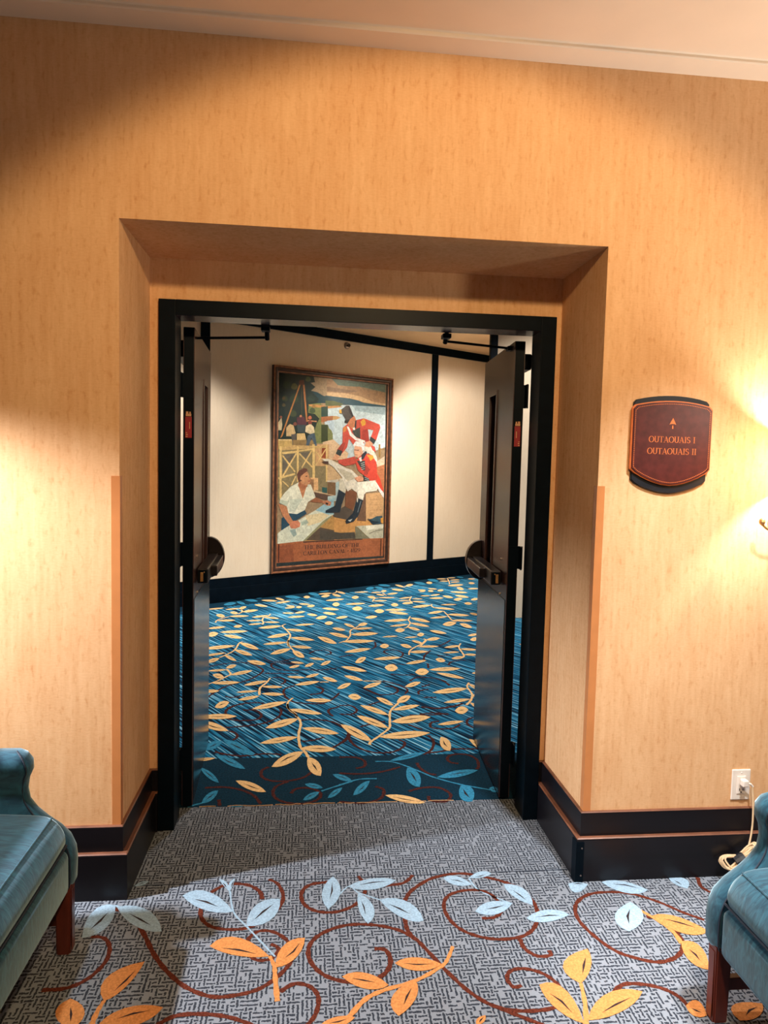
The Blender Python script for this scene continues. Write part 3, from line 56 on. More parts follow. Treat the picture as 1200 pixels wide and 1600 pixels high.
PAINT = [[[158,132,100],[-0.6017,2.4696],[0.9135,2.4726],[0.9351,0.2717],[-0.5788,0.3128]],[[95,120,105],[0.1237,2.4476],[0.9077,2.4522],[0.9106,2.3569],[0.569,2.3916],[0.2079,2.3836]],[[165,128,92],[0.0512,2.4409],[0.1331,2.4372],[0.2079,2.3836],[0.3577,2.3813],[0.5202,2.3952],[0.5796,2.3614],[0.9106,2.3569],[0.915,2.2135],[0.6226,2.2244],[0.4276,2.2488],[0.0552,2.2582]],[[135,105,80],[0.0531,2.3553],[0.2365,2.3482],[0.5023,2.3395],[0.3312,2.3065],[0.0542,2.3031]],[[205,168,122],[0.0545,2.2919],[0.3314,2.2989],[0.5427,2.2807],[0.7217,2.2315],[0.9147,2.2215],[0.9156,2.1936],[0.5248,2.2212],[0.3801,2.2414],[0.0554,2.2508]],[[190,205,205],[0.0307,2.1367],[0.4105,2.1705],[0.9159,2.1816],[0.9257,1.6922],[0.3505,1.5187],[0.04,1.7012]],[[152,172,174],[0.4105,2.169],[0.9139,2.1815],[0.9137,2.0855],[0.4698,2.105]],[[32,75,88],[0.0372,2.2531],[0.1925,2.25],[0.38,2.2452],[0.5051,2.2314],[0.5837,2.2098],[0.9134,2.1974],[0.9139,2.1799],[0.5651,2.1719],[0.3346,2.1668],[0.0394,2.1523]],[[30,62,68],[-0.1637,2.292],[-0.0755,2.2824],[0.0062,2.2483],[0.0885,2.2411],[0.0901,2.1695],[-0.161,2.1517]],[[85,95,60],[0.0384,2.1971],[0.1476,2.2014],[0.2873,2.1772],[0.2415,2.136],[0.04,2.1224]],[[188,132,76],[-0.0319,2.1249],[0.2226,2.1514],[0.2788,2.1385],[0.0405,2.1014],[-0.0311,2.0877]],[[192,150,95],[0.0423,2.0175],[0.1975,2.0306],[0.2537,2.0148],[0.1985,1.9888],[0.0434,1.965]],[[120,125,75],[-0.2006,2.1489],[-0.0164,2.1619],[-0.0115,1.9245],[0.0955,1.9233],[0.1477,1.8226],[0.1502,1.7121],[-0.0961,1.7032],[-0.1966,1.9349]],[[192,135,75],[-0.1925,2.1361],[-0.0727,2.1411],[0.0743,2.1343],[0.0748,2.1138],[-0.0721,2.1107],[-0.1683,2.1177]],[[28,46,40],[-0.5925,2.4664],[-0.1271,2.4556],[-0.1058,2.3906],[-0.1654,2.3787],[-0.1008,2.3374],[-0.1558,2.2926],[-0.107,2.2496],[-0.0498,2.2069],[-0.073,2.1579],[-0.1846,2.1366],[-0.1907,2.0425],[-0.1027,2.0345],[-0.0371,1.9843],[-0.0686,1.9418],[-0.145,1.7353],[-0.5701,1.7189]],[[92,92,48],[-0.3328,2.3243],[-0.3381,2.3005],[-0.3682,2.2857],[-0.3957,2.2877],[-0.4196,2.3045],[-0.4098,2.33],[-0.3967,2.35],[-0.3675,2.3569],[-0.3474,2.3463]],[[78,84,48],[-0.1622,2.419],[-0.1666,2.3993],[-0.1919,2.3868],[-0.215,2.3882],[-0.2351,2.4021],[-0.2269,2.4232],[-0.216,2.4399],[-0.1914,2.4458],[-0.1745,2.4371]],[[60,72,42],[-0.4568,2.183],[-0.4616,2.1616],[-0.4884,2.1485],[-0.513,2.1506],[-0.5343,2.1661],[-0.5255,2.189],[-0.5139,2.2069],[-0.4877,2.2128],[-0.4698,2.203]],[[48,66,46],[-0.3112,2.194],[-0.3189,2.1594],[-0.3627,2.1382],[-0.4028,2.1416],[-0.4375,2.1665],[-0.4232,2.2035],[-0.4043,2.2324],[-0.3617,2.2421],[-0.3324,2.2263]],[[92,82,50],[-0.4822,2.1093],[-0.485,2.0965],[-0.5011,2.0887],[-0.5158,2.09],[-0.5286,2.0994],[-0.5233,2.1131],[-0.5163,2.1238],[-0.5006,2.1273],[-0.4899,2.1213]],[[105,82,48],[-0.4864,2.1841],[-0.4888,2.173],[-0.5027,2.1661],[-0.5155,2.1672],[-0.5266,2.1752],[-0.522,2.1872],[-0.516,2.1965],[-0.5024,2.1995],[-0.4931,2.1945]],[[45,62,44],[-0.4137,2.337],[-0.4204,2.307],[-0.4581,2.2882],[-0.4926,2.2907],[-0.5225,2.312],[-0.5102,2.3441],[-0.4939,2.3694],[-0.4572,2.3782],[-0.432,2.3648]],[[60,70,45],[-0.3392,2.0266],[-0.345,2.0007],[-0.3778,1.9852],[-0.4079,1.9881],[-0.4339,2.0072],[-0.4232,2.0348],[-0.409,2.0564],[-0.3771,2.0632],[-0.3551,2.0511]],[[70,85,55],[-0.0955,2.0754],[-0.1005,2.0534],[-0.1289,2.0401],[-0.1549,2.0425],[-0.1776,2.0587],[-0.1683,2.0822],[-0.1561,2.1006],[-0.1284,2.1064],[-0.1093,2.0962]],[[150,110,60],[-0.0965,2.1226],[-0.0994,2.1094],[-0.1165,2.1013],[-0.1321,2.1027],[-0.1458,2.1123],[-0.1402,2.1265],[-0.1328,2.1375],[-0.1162,2.1411],[-0.1048,2.135]],[[40,60,50],[-0.1062,2.2094],[-0.1122,2.183],[-0.1461,2.1668],[-0.1772,2.1693],[-0.2043,2.1883],[-0.1933,2.2165],[-0.1786,2.2387],[-0.1455,2.246],[-0.1228,2.234]],[[45,72,62],[-0.0172,2.1212],[0.0719,2.1341],[0.077,2.0114],[-0.0146,1.9992]],[[165,100,60],[-0.0172,2.0058],[0.1431,2.029],[0.1441,1.9809],[-0.0159,1.9447]],[[178,195,202],[0.0615,1.966],[0.1609,1.9819],[0.1641,1.8371],[0.0964,1.8821]],[[52,64,36],[-0.0129,1.9176],[0.0765,1.9223],[0.0808,1.7234],[-0.0088,1.72]],[[217,182,142],[0.0124,1.7229],[0.1575,1.7587],[0.3769,1.6047],[0.3501,1.5342],[0.0169,1.5118]],[[142,126,90],[-0.5766,1.6555],[0.1004,1.6988],[0.1129,1.1306],[-0.5677,1.0637]],[[205,160,110],[-0.0879,1.6922],[0.1004,1.6988],[0.1059,1.4502],[-0.083,1.4472]],[[110,100,86],[-0.5113,1.5656],[-0.347,1.5832],[-0.4298,1.4649]],[[112,102,86],[-0.3004,1.5911],[-0.1425,1.609],[-0.2203,1.5124]],[[105,98,84],[-0.5109,1.5392],[-0.445,1.4546],[-0.508,1.3545]],[[150,70,40],[0.0021,1.668],[0.0673,1.6976],[0.0709,1.5324],[-0.0035,1.5445]],[[205,170,125],[0.0721,1.5405],[0.2583,1.4832],[0.3381,1.3061],[0.2448,1.2593],[0.0778,1.2744]],[[190,120,80],[0.796,1.4529],[0.9201,1.4872],[0.9242,1.179],[0.8016,1.2601]],[[217,192,162],[0.8142,1.5255],[0.9202,1.5842],[0.9212,1.4832],[0.8063,1.4491]],[[150,115,60],[0.8236,1.726],[0.8491,1.7269],[0.8539,1.5665],[0.8283,1.5659]],[[150,115,60],[0.82,1.6779],[0.9144,1.6728],[0.9147,1.6631],[0.8203,1.6659]],[[165,95,62],[0.8103,1.4026],[0.9154,1.42],[0.9141,1.4248],[0.809,1.4073]],[[165,95,62],[0.8116,1.3463],[0.9171,1.3552],[0.9164,1.36],[0.8109,1.3511]],[[165,95,62],[0.813,1.2899],[0.9188,1.2903],[0.9186,1.2952],[0.8128,1.2948]],[[186,122,62],[-0.3139,2.3457],[-0.2945,2.3474],[-0.5183,1.7668],[-0.5465,1.7428]],[[176,112,62],[-0.2672,2.3498],[-0.2438,2.3518],[-0.1951,1.9417],[-0.2165,1.9405]],[[92,52,36],[-0.3147,2.3918],[-0.2526,2.404],[-0.2476,2.3482],[-0.3177,2.3421]],[[80,70,50],[-0.2866,2.3415],[-0.2803,1.997],[-0.2725,1.9974],[-0.2788,2.3421]],[[85,45,55],[-0.3384,1.9803],[-0.2922,2.0029],[-0.245,1.9924],[-0.2084,1.9343],[-0.2078,1.9008],[-0.333,1.8943]],[[60,75,75],[-0.3331,1.9009],[-0.2237,1.9067],[-0.2338,1.8124],[-0.3279,1.8215]],[[185,120,80],[-0.2726,2.0007],[-0.2745,1.9921],[-0.2856,1.9869],[-0.2958,1.9878],[-0.3047,1.9943],[-0.301,2.0036],[-0.2962,2.0108],[-0.2854,2.0131],[-0.278,2.009]],[[190,105,72],[-0.142,1.9917],[-0.1451,1.9777],[-0.1632,1.9693],[-0.1798,1.9709],[-0.1943,1.9813],[-0.1884,1.9964],[-0.1805,2.0081],[-0.1629,2.0117],[-0.1507,2.0051]],[[190,130,90],[-0.1976,1.9483],[-0.0776,1.9448],[-0.0763,1.9583],[-0.1963,1.9617]],[[200,180,140],[-0.573,1.9145],[-0.5327,1.9689],[-0.5217,1.8911],[-0.5306,1.8318],[-0.5718,1.8298]],[[140,80,60],[-0.5238,1.9759],[-0.5259,1.9666],[-0.5376,1.961],[-0.5483,1.9621],[-0.5577,1.969],[-0.5538,1.9791],[-0.5487,1.9869],[-0.5373,1.9893],[-0.5294,1.9848]],[[202,170,120],[-0.4707,1.8675],[-0.4256,1.906],[-0.3794,1.8919],[-0.3509,1.8071],[-0.3966,1.772],[-0.4691,1.7689]],[[90,85,80],[-0.4084,1.7913],[-0.3392,1.801],[-0.3601,1.6672],[-0.3909,1.6661]],[[125,70,55],[-0.3356,1.9108],[-0.3387,1.897],[-0.3563,1.8888],[-0.3724,1.8905],[-0.3864,1.9008],[-0.3807,1.9156],[-0.373,1.9271],[-0.3559,1.9306],[-0.3441,1.924]],[[216,182,122],[-0.3353,1.8045],[-0.2338,1.8124],[-0.2111,1.7395],[-0.334,1.7267]],[[150,120,75],[-0.3844,1.7327],[-0.0968,1.7372],[-0.0957,1.6795],[-0.3833,1.6697]],[[217,197,157],[-0.2195,1.8935],[-0.1566,1.9236],[-0.1118,1.8855],[-0.101,1.8251],[-0.1623,1.8055],[-0.2278,1.8294]],[[132,62,50],[-0.1377,1.9381],[-0.1411,1.9232],[-0.1603,1.9143],[-0.178,1.9161],[-0.1933,1.9273],[-0.1871,1.9432],[-0.1787,1.9556],[-0.16,1.9594],[-0.1471,1.9523]],[[76,92,102],[-0.1544,1.8092],[-0.1009,1.8183],[-0.0673,1.6771],[-0.0956,1.6761],[-0.1416,1.7658],[-0.1779,1.6632],[-0.2138,1.6721],[-0.1976,1.7804]],[[196,162,97],[-0.5701,1.7176],[-0.3942,1.7244],[-0.3889,1.6363],[-0.5688,1.6307]],[[222,190,130],[-0.5703,1.732],[-0.4037,1.7386],[-0.3942,1.7231],[-0.57,1.7163]],[[205,168,108],[-0.3872,1.6762],[-0.0794,1.6753],[0.0674,1.6919],[0.0682,1.6576],[-0.5309,1.6122],[-0.5687,1.6274]],[[226,190,122],[-0.5527,1.6563],[-0.5438,1.0766],[-0.5166,1.0762],[-0.5256,1.6572]],[[226,190,122],[-0.3336,1.6636],[-0.3268,1.2689],[-0.3017,1.2689],[-0.3088,1.6644]],[[226,190,122],[-0.1289,1.6908],[-0.1214,1.3103],[-0.0875,1.3104],[-0.0951,1.6919]],[[226,190,122],[0.0524,1.6971],[0.0616,1.2697],[0.0832,1.2698],[0.0739,1.6979]],[[226,190,122],[-0.5176,1.5701],[-0.3225,1.5919],[-0.3256,1.6157],[-0.5207,1.5935]],[[226,190,122],[-0.307,1.6024],[-0.1094,1.6318],[-0.1126,1.6492],[-0.3101,1.6195]],[[226,190,122],[-0.5606,1.2944],[-0.3474,1.3456],[-0.3542,1.3662],[-0.5671,1.3147]],[[226,190,122],[-0.5222,1.554],[-0.3585,1.3711],[-0.3438,1.3809],[-0.5078,1.5638]],[[226,190,122],[-0.3473,1.5872],[-0.5155,1.332],[-0.4997,1.324],[-0.3311,1.5795]],[[226,190,122],[-0.307,1.5787],[-0.1217,1.4205],[-0.108,1.432],[-0.2936,1.5902]],[[226,190,122],[-0.1424,1.6264],[-0.2736,1.4277],[-0.2585,1.4204],[-0.1271,1.6193]],[[226,190,122],[-0.084,1.6071],[-0.0174,1.5337],[-0.0057,1.5412],[-0.0723,1.6147]],[[226,190,122],[0.0456,1.6452],[-0.0893,1.4571],[-0.0769,1.4508],[0.0583,1.639]],[[226,190,122],[-0.5151,1.2706],[-0.4379,1.2109],[-0.4288,1.2198],[-0.5061,1.2795]],[[226,190,122],[-0.349,1.3317],[-0.4015,1.2312],[-0.3888,1.2261],[-0.3362,1.3267]],[[226,176,122],[-0.1529,1.3169],[-0.0461,1.3107],[-0.0391,1.1698],[-0.1017,1.1688]],[[150,110,76],[-0.1725,1.2964],[-0.1042,1.2967],[-0.1017,1.1688],[-0.1421,1.1738]],[[96,72,60],[-0.1055,1.1565],[0.1807,1.1056],[0.1147,1.0469],[-0.0758,1.091]],[[202,172,132],[-0.1058,1.1722],[0.1804,1.1196],[0.1808,1.1021],[-0.1054,1.153]],[[45,92,87],[0.0117,1.2075],[0.0797,1.2004],[0.0811,1.1344],[0.013,1.1453]],[[202,192,172],[0.0731,1.2805],[0.2345,1.2979],[0.2463,1.2733],[0.1981,1.2577],[0.0872,1.2652]],[[126,96,66],[0.0872,1.2668],[0.1999,1.2593],[0.2033,1.1113],[0.0902,1.1277]],[[175,195,190],[0.1981,1.2593],[0.2463,1.2748],[0.2517,1.0426],[0.092,1.0449],[0.0908,1.0986],[0.2033,1.1113]],[[206,150,86],[-0.0133,0.8562],[0.3481,0.8925],[0.6531,0.8043],[0.9246,0.7547],[0.9252,0.562],[-0.0078,0.5883]],[[86,76,66],[0.178,0.9124],[0.3458,0.9864],[0.5025,0.8964],[0.4174,0.8079],[0.17,0.8585]],[[186,140,80],[-0.2192,0.5944],[0.037,0.7909],[0.1862,0.8632],[0.1927,0.5771]],[[92,76,60],[-0.2074,0.6041],[-0.0033,0.7436],[0.1898,0.7009],[0.1927,0.575]],[[78,72,62],[-0.0105,0.7186],[0.2775,0.6679],[0.4889,0.6667],[0.5057,0.5848],[-0.0079,0.5945]],[[214,215,190],[-0.5645,0.6952],[-0.5173,0.7299],[-0.0809,0.9397],[0.1769,1.0846],[0.1814,0.8879],[0.0365,0.8153],[-0.2351,0.5952],[-0.5628,0.5804]],[[225,205,160],[-0.2086,0.8847],[0.018,0.9097],[0.1184,0.8791],[-0.0045,0.8027],[-0.1744,0.7639]],[[150,186,192],[-0.0728,0.9396],[0.1769,1.0881],[0.1814,0.8879],[0.1015,0.8866],[0.0178,0.9166]],[[150,146,106],[-0.2352,0.5973],[0.0364,0.8187],[0.1437,0.8749],[0.1567,0.8605],[0.0535,0.7938],[-0.2033,0.5957]],[[40,75,92],[-0.4285,0.9143],[-0.2178,0.9498],[-0.1915,0.9082],[-0.3107,0.8435],[-0.5173,0.7265],[-0.5156,0.8633]],[[196,132,92],[-0.5634,1.0239],[-0.4568,1.002],[-0.4166,0.8939],[-0.361,0.8147],[-0.3953,0.7755],[-0.4384,0.814],[-0.5086,0.9031]],[[152,96,66],[-0.1476,1.044],[-0.0759,1.0945],[0.0274,1.0482],[0.0196,1.0262],[-0.0828,1.0327]],[[192,127,92],[0.0193,1.0414],[0.0811,1.0579],[0.1419,1.0326],[0.1302,0.9894],[0.0825,0.9917],[0.0322,1.019]],[[40,30,28],[0.0609,1.0304],[0.1027,1.0227],[0.0907,0.9985],[0.0655,1.0094]],[[226,223,197],[-0.3024,1.2622],[-0.4026,1.2152],[-0.4782,1.1489],[-0.5378,1.0765],[-0.5462,1.0355],[-0.4529,0.9986],[-0.4301,0.9177],[-0.3196,0.9047],[-0.2162,0.9484],[-0.178,1.0376],[-0.0742,1.0896],[-0.1417,1.2352],[-0.1954,1.242]],[[193,199,174],[-0.5392,1.0699],[-0.4461,1.0519],[-0.4157,1.0749],[-0.4513,0.9939],[-0.5462,1.0335]],[[200,204,182],[-0.4157,1.0749],[-0.2439,1.076],[-0.3513,0.9326],[-0.4211,0.9343]],[[190,127,87],[-0.3138,1.242],[-0.1951,1.2284],[-0.2455,1.076]],[[172,108,74],[-0.3025,1.2655],[-0.1954,1.242],[-0.183,1.2182],[-0.2496,1.1709],[-0.3134,1.2218]],[[207,147,102],[-0.2958,1.3295],[-0.2727,1.3566],[-0.2021,1.3877],[-0.1762,1.3643],[-0.1633,1.3168],[-0.1459,1.2897],[-0.158,1.2474],[-0.199,1.223],[-0.2629,1.2474],[-0.3029,1.2891]],[[108,68,55],[-0.3289,1.3494],[-0.3047,1.3913],[-0.2345,1.4231],[-0.193,1.4115],[-0.1887,1.3913],[-0.2412,1.3569],[-0.2785,1.3296],[-0.2858,1.2959],[-0.2595,1.2791],[-0.3024,1.2642],[-0.3204,1.3092]],[[72,46,40],[-0.217,1.3334],[-0.1916,1.3384],[-0.1914,1.3262],[-0.2128,1.322]],[[165,85,65],[-0.1842,1.2794],[-0.1522,1.2829],[-0.1559,1.2679],[-0.1799,1.2678]],[[206,130,96],[-0.4149,0.7896],[-0.3652,0.8317],[-0.3026,0.8297],[-0.273,0.8016],[-0.2801,0.7596],[-0.3402,0.7416],[-0.3987,0.7486]],[[168,180,160],[-0.2708,0.8151],[-0.1878,0.8397],[-0.1654,0.7978],[-0.2542,0.7723]],[[152,170,160],[-0.4115,0.7255],[-0.3402,0.7362],[-0.3171,0.6728],[-0.3605,0.6476]],[[222,216,197],[0.5924,1.705],[0.7169,1.6934],[0.7962,1.568],[0.8122,1.4722],[0.6792,1.6129],[0.5941,1.6421]],[[197,77,62],[0.686,1.7241],[0.7591,1.6948],[0.7813,1.6276],[0.7282,1.65]],[[197,77,62],[0.3402,1.9392],[0.4725,1.9981],[0.5886,2.0266],[0.6736,1.9921],[0.6534,1.8965],[0.6771,1.7594],[0.6013,1.7408],[0.5906,1.6617],[0.4415,1.7038],[0.3677,1.7824]],[[165,60,50],[0.5726,1.8926],[0.6464,1.8962],[0.673,1.7632],[0.6012,1.7431],[0.556,1.7822]],[[197,77,62],[0.6034,2.0235],[0.8252,1.9646],[0.8395,1.9294],[0.7773,1.7672],[0.692,1.7956],[0.7334,1.8924],[0.6314,1.9033]],[[197,77,62],[0.3402,1.9392],[0.2846,1.898],[0.284,1.7252],[0.2047,1.6382],[0.2823,1.6005],[0.3514,1.6736],[0.3814,1.8062]],[[165,60,50],[0.284,1.7252],[0.3264,1.7268],[0.2911,1.6254],[0.2538,1.6128],[0.2047,1.6382]],[[45,56,57],[0.6935,1.813],[0.777,1.7751],[0.7482,1.7247],[0.6768,1.7696]],[[45,56,57],[0.2203,1.6479],[0.2892,1.6254],[0.2568,1.5645],[0.1908,1.5958]],[[216,156,116],[0.1891,1.5919],[0.2549,1.569],[0.2095,1.5119],[0.1423,1.5335]],[[216,152,116],[0.6239,1.744],[0.6849,1.7652],[0.7381,1.7243],[0.6772,1.6826],[0.6055,1.696]],[[60,66,63],[0.4162,1.8696],[0.5328,1.9181],[0.5433,1.7801],[0.4581,1.8079]],[[236,233,222],[0.3387,1.9199],[0.3692,1.9153],[0.411,1.8462],[0.4876,1.7888],[0.6126,1.7609],[0.6082,1.7386],[0.469,1.7616],[0.3889,1.8127]],[[216,156,56],[0.5389,1.9847],[0.5887,2.0242],[0.6164,1.9811],[0.6075,1.9477],[0.5599,1.9296]],[[204,124,62],[0.2849,1.8865],[0.3217,1.9206],[0.3431,1.897],[0.3233,1.8561],[0.2896,1.8468]],[[196,122,82],[0.3474,1.9511],[0.3858,2.0149],[0.4423,2.0506],[0.4695,2.0042],[0.4617,1.9324],[0.4272,1.8895],[0.3767,1.9203]],[[38,44,50],[0.4583,1.988],[0.4793,1.9985],[0.4769,1.902],[0.449,1.9007]],[[236,233,222],[0.4269,1.9011],[0.4535,1.9141],[0.461,1.8834],[0.4371,1.8784]],[[72,67,64],[0.2543,2.1064],[0.3254,2.1585],[0.3726,2.1618],[0.3949,2.1079],[0.4349,2.0394],[0.3767,1.9974],[0.3397,1.9569],[0.3047,1.9626],[0.3197,2.0034],[0.2713,2.0602],[0.2322,2.0578]],[[36,36,40],[0.3679,2.1614],[0.3846,2.138],[0.4368,2.0395],[0.4121,2.0303],[0.3598,2.1056]],[[42,38,36],[0.3061,1.9796],[0.3879,2.0057],[0.3512,1.9529],[0.3095,1.9552]],[[222,166,62],[0.2264,2.1046],[0.2562,2.108],[0.2637,2.0673],[0.232,2.0654]],[[122,76,51],[0.3399,1.1505],[0.3794,1.1752],[0.5076,1.1493],[0.5001,1.0625],[0.453,0.9276],[0.3384,0.9772]],[[112,82,62],[0.6144,1.1287],[0.6463,1.1245],[0.6554,0.7922],[0.5146,0.8048],[0.5413,0.9113]],[[206,162,112],[0.6394,1.1245],[0.8562,1.1405],[0.9124,1.0571],[0.9089,0.8288],[0.6727,0.8182],[0.6534,0.7923]],[[175,130,88],[0.6966,1.0495],[0.8898,1.055],[0.8894,1.0598],[0.6961,1.0543]],[[175,130,88],[0.6984,0.9853],[0.8918,0.9899],[0.8913,0.9947],[0.6979,0.9901]],[[175,130,88],[0.7001,0.921],[0.8937,0.9247],[0.8933,0.9296],[0.6997,0.9259]],[[216,207,182],[0.2511,1.3096],[0.3049,1.306],[0.3546,1.2127],[0.3347,1.131],[0.2449,1.1728]],[[229,223,202],[0.5076,1.2637],[0.7855,1.2882],[0.8388,1.2117],[0.7994,1.1594],[0.6438,1.1444],[0.6167,1.1167],[0.5989,1.0437],[0.5252,1.0764],[0.5,1.1809]],[[236,231,222],[0.7857,1.2842],[0.8332,1.2279],[0.9164,1.1303],[0.9151,1.0693],[0.833,1.1633]],[[216,72,52],[0.8034,1.3727],[0.8513,1.3087],[0.9201,1.1425],[0.876,1.1671],[0.7859,1.2762]],[[197,77,62],[0.2219,1.5209],[0.3324,1.5403],[0.4657,1.5714],[0.5012,1.5112],[0.4584,1.4775],[0.325,1.455],[0.2377,1.4813]],[[206,72,56],[0.4651,1.5183],[0.5913,1.6171],[0.7132,1.595],[0.7893,1.5089],[0.813,1.3246],[0.7804,1.2906],[0.6899,1.2823],[0.5985,1.3534],[0.5167,1.4015]],[[165,60,50],[0.6147,1.4818],[0.6961,1.4195],[0.6579,1.3554],[0.5984,1.3549]],[[200,66,50],[0.6381,1.3537],[0.7868,1.4207],[0.813,1.3246],[0.7704,1.2866],[0.6779,1.2823]],[[55,61,61],[0.4942,1.5189],[0.6156,1.5229],[0.6236,1.4107],[0.5972,1.4008],[0.5468,1.4475]],[[170,175,168],[0.5573,1.4814],[0.6139,1.5006],[0.6104,1.5072],[0.5539,1.488]],[[170,175,168],[0.5578,1.4578],[0.6145,1.4753],[0.6112,1.4819],[0.5546,1.4644]],[[170,175,168],[0.5583,1.4341],[0.615,1.4499],[0.6121,1.4567],[0.5554,1.4408]],[[170,175,168],[0.5588,1.4104],[0.6156,1.4246],[0.6129,1.4314],[0.5561,1.4172]],[[221,162,62],[0.6394,1.5931],[0.7335,1.5892],[0.7495,1.5561],[0.6952,1.5214],[0.6722,1.5606]],[[232,228,218],[0.5225,1.5508],[0.5651,1.5691],[0.5713,1.5204],[0.5451,1.5081]],[[40,50,62],[0.5606,1.5911],[0.6302,1.6419],[0.6428,1.6153],[0.5857,1.5349],[0.5621,1.5344]],[[221,167,132],[0.4493,1.6428],[0.4624,1.6993],[0.55,1.6944],[0.5921,1.6628],[0.5741,1.5993],[0.5146,1.5569],[0.4659,1.5636],[0.4532,1.6039]],[[236,233,227],[0.4362,1.7046],[0.4708,1.7487],[0.568,1.7524],[0.6004,1.7182],[0.5972,1.6551],[0.5731,1.637],[0.5601,1.6838],[0.4625,1.6962],[0.4468,1.6661]],[[122,72,62],[0.4578,1.6508],[0.5219,1.6496],[0.5202,1.6386],[0.46,1.6415]],[[185,115,90],[0.465,1.5964],[0.5039,1.5935],[0.5022,1.5849],[0.4653,1.587]],[[222,213,192],[-0.0046,1.5252],[0.0813,1.5346],[0.146,1.5132],[0.335,1.4319],[0.4215,1.4097],[0.5324,1.3229],[0.4628,1.3052],[0.5024,1.2755],[0.5149,1.244],[0.5059,1.1399],[0.4271,1.1875],[0.3703,1.1565],[0.3187,1.2439],[0.2789,1.3291],[0.1662,1.4356],[0.0824,1.4876]],[[190,180,155],[0.2035,1.4285],[0.3071,1.4106],[0.4226,1.3691],[0.4822,1.3068],[0.3674,1.2751],[0.2994,1.3369]],[[86,62,52],[-0.0041,1.501],[0.0892,1.5067],[0.0919,1.4672],[0.0371,1.4754]],[[216,152,117],[0.4606,1.3146],[0.5398,1.3403],[0.6012,1.3233],[0.5925,1.282],[0.5222,1.266]],[[45,53,56],[0.5867,1.3485],[0.6792,1.3094],[0.692,1.2783],[0.6084,1.2781]],[[170,175,168],[0.6129,1.3208],[0.6781,1.3012],[0.6805,1.3064],[0.6153,1.326]],[[170,175,168],[0.6169,1.2969],[0.684,1.2828],[0.6856,1.2882],[0.6185,1.3023]],[[30,48,60],[0.2401,1.1805],[0.3395,1.131],[0.286,0.9876],[0.2643,0.9087],[0.1782,0.9062],[0.0601,0.9092],[0.0623,0.9367],[0.1931,0.9893],[0.2101,1.0586]],[[28,45,56],[0.5056,1.0798],[0.5987,1.0493],[0.5715,0.9583],[0.5394,0.8716],[0.4662,0.7929],[0.3606,0.7705],[0.3426,0.8048],[0.4538,0.8976],[0.4788,0.9839]],[[192,197,192],[0.3807,0.8115],[0.4478,0.8283],[0.4177,0.7945]],[[120,135,140],[0.5636,1.0388],[0.5181,0.9048],[0.5256,0.9028],[0.5713,1.0369]],[[215,205,182],[0.5056,1.0783],[0.5252,1.0764],[0.5206,1.0267],[0.5089,1.0268]],[[190,186,160],[0.5066,0.7391],[0.6548,0.7416],[0.9227,0.7482],[0.9219,0.5679],[0.7197,0.5777]],[[226,221,197],[0.653,0.7361],[0.9196,0.7483],[0.9209,0.7041],[0.6665,0.6817]],[[122,117,92],[0.4919,0.7397],[0.7197,0.5777],[0.4958,0.5885]],[[90,85,70],[0.7095,0.6382],[0.8,0.6668],[0.7966,0.6728],[0.7061,0.6443]],[[90,85,70],[0.7991,0.6666],[0.912,0.6783],[0.9104,0.6848],[0.7975,0.673]],[[55,86,97],[0.6745,0.8277],[0.7131,0.8105],[0.8135,0.8495],[0.9009,0.8519],[0.9163,0.755],[0.7553,0.7485],[0.7139,0.7846]],[[216,152,62],[0.8739,0.8217],[0.9171,0.8302],[0.9142,0.7551],[0.8808,0.7628]],[[30,50,62],[0.6745,0.8277],[0.7337,0.7977],[0.8773,0.7768],[0.7553,0.7485],[0.7139,0.7846]],[[166,97,61],[-0.579,0.5816],[-0.2984,0.5946],[0.6012,0.5812],[0.93,0.5759],[0.9233,0.3529],[0.141,0.3651],[-0.5758,0.3689]],[[150,84,54],[-0.5786,0.5555],[-0.3676,0.568],[-0.3504,0.3736],[-0.5759,0.3712]],[[42,52,52],[-0.5758,0.3689],[0.141,0.3651],[0.9233,0.3529],[0.9247,0.3061],[-0.5752,0.3236]],[[34,34,36],[-0.235,0.5889],[0.6012,0.5812],[0.6015,0.5721],[-0.2348,0.578]],[[60,35,28],[-0.5561,0.578],[-0.5426,0.5773],[-0.5422,0.3725],[-0.5557,0.3734]],[[45,30,28],[0.88,0.5677],[0.8934,0.567],[0.8895,0.3577],[0.8761,0.3585]]]

# ------------------------------------------------------------------ helpers
def tag(o, label=None, cat=None, group=None, kind=None):
    if label: o['label'] = label
    if cat: o['category'] = cat
    if group: o['group'] = group
    if kind: o['kind'] = kind
    return o
def link(o, parent=None):
    COL.objects.link(o)
    if parent is not None: o.parent = parent
    return o
def empty(name, loc=(0, 0, 0), rz=0.0):
    o = bpy.data.objects.new(name, None); COL.objects.link(o)
    o.location = loc; o.rotation_euler = (0, 0, rz); o.empty_display_size = 0.1
    return o
def obj(name, bm, mat, parent=None, smooth=False, mods=()):
    me = bpy.data.meshes.new(name)
    bmesh.ops.recalc_face_normals(bm, faces=bm.faces[:])
    bm.to_mesh(me); bm.free()
    for mm in (mat if isinstance(mat, (list, tuple)) else [mat]): me.materials.append(mm)
    if smooth:
        for p in me.polygons: p.use_smooth = True
    o = bpy.data.objects.new(name, me); link(o, parent)
    return o
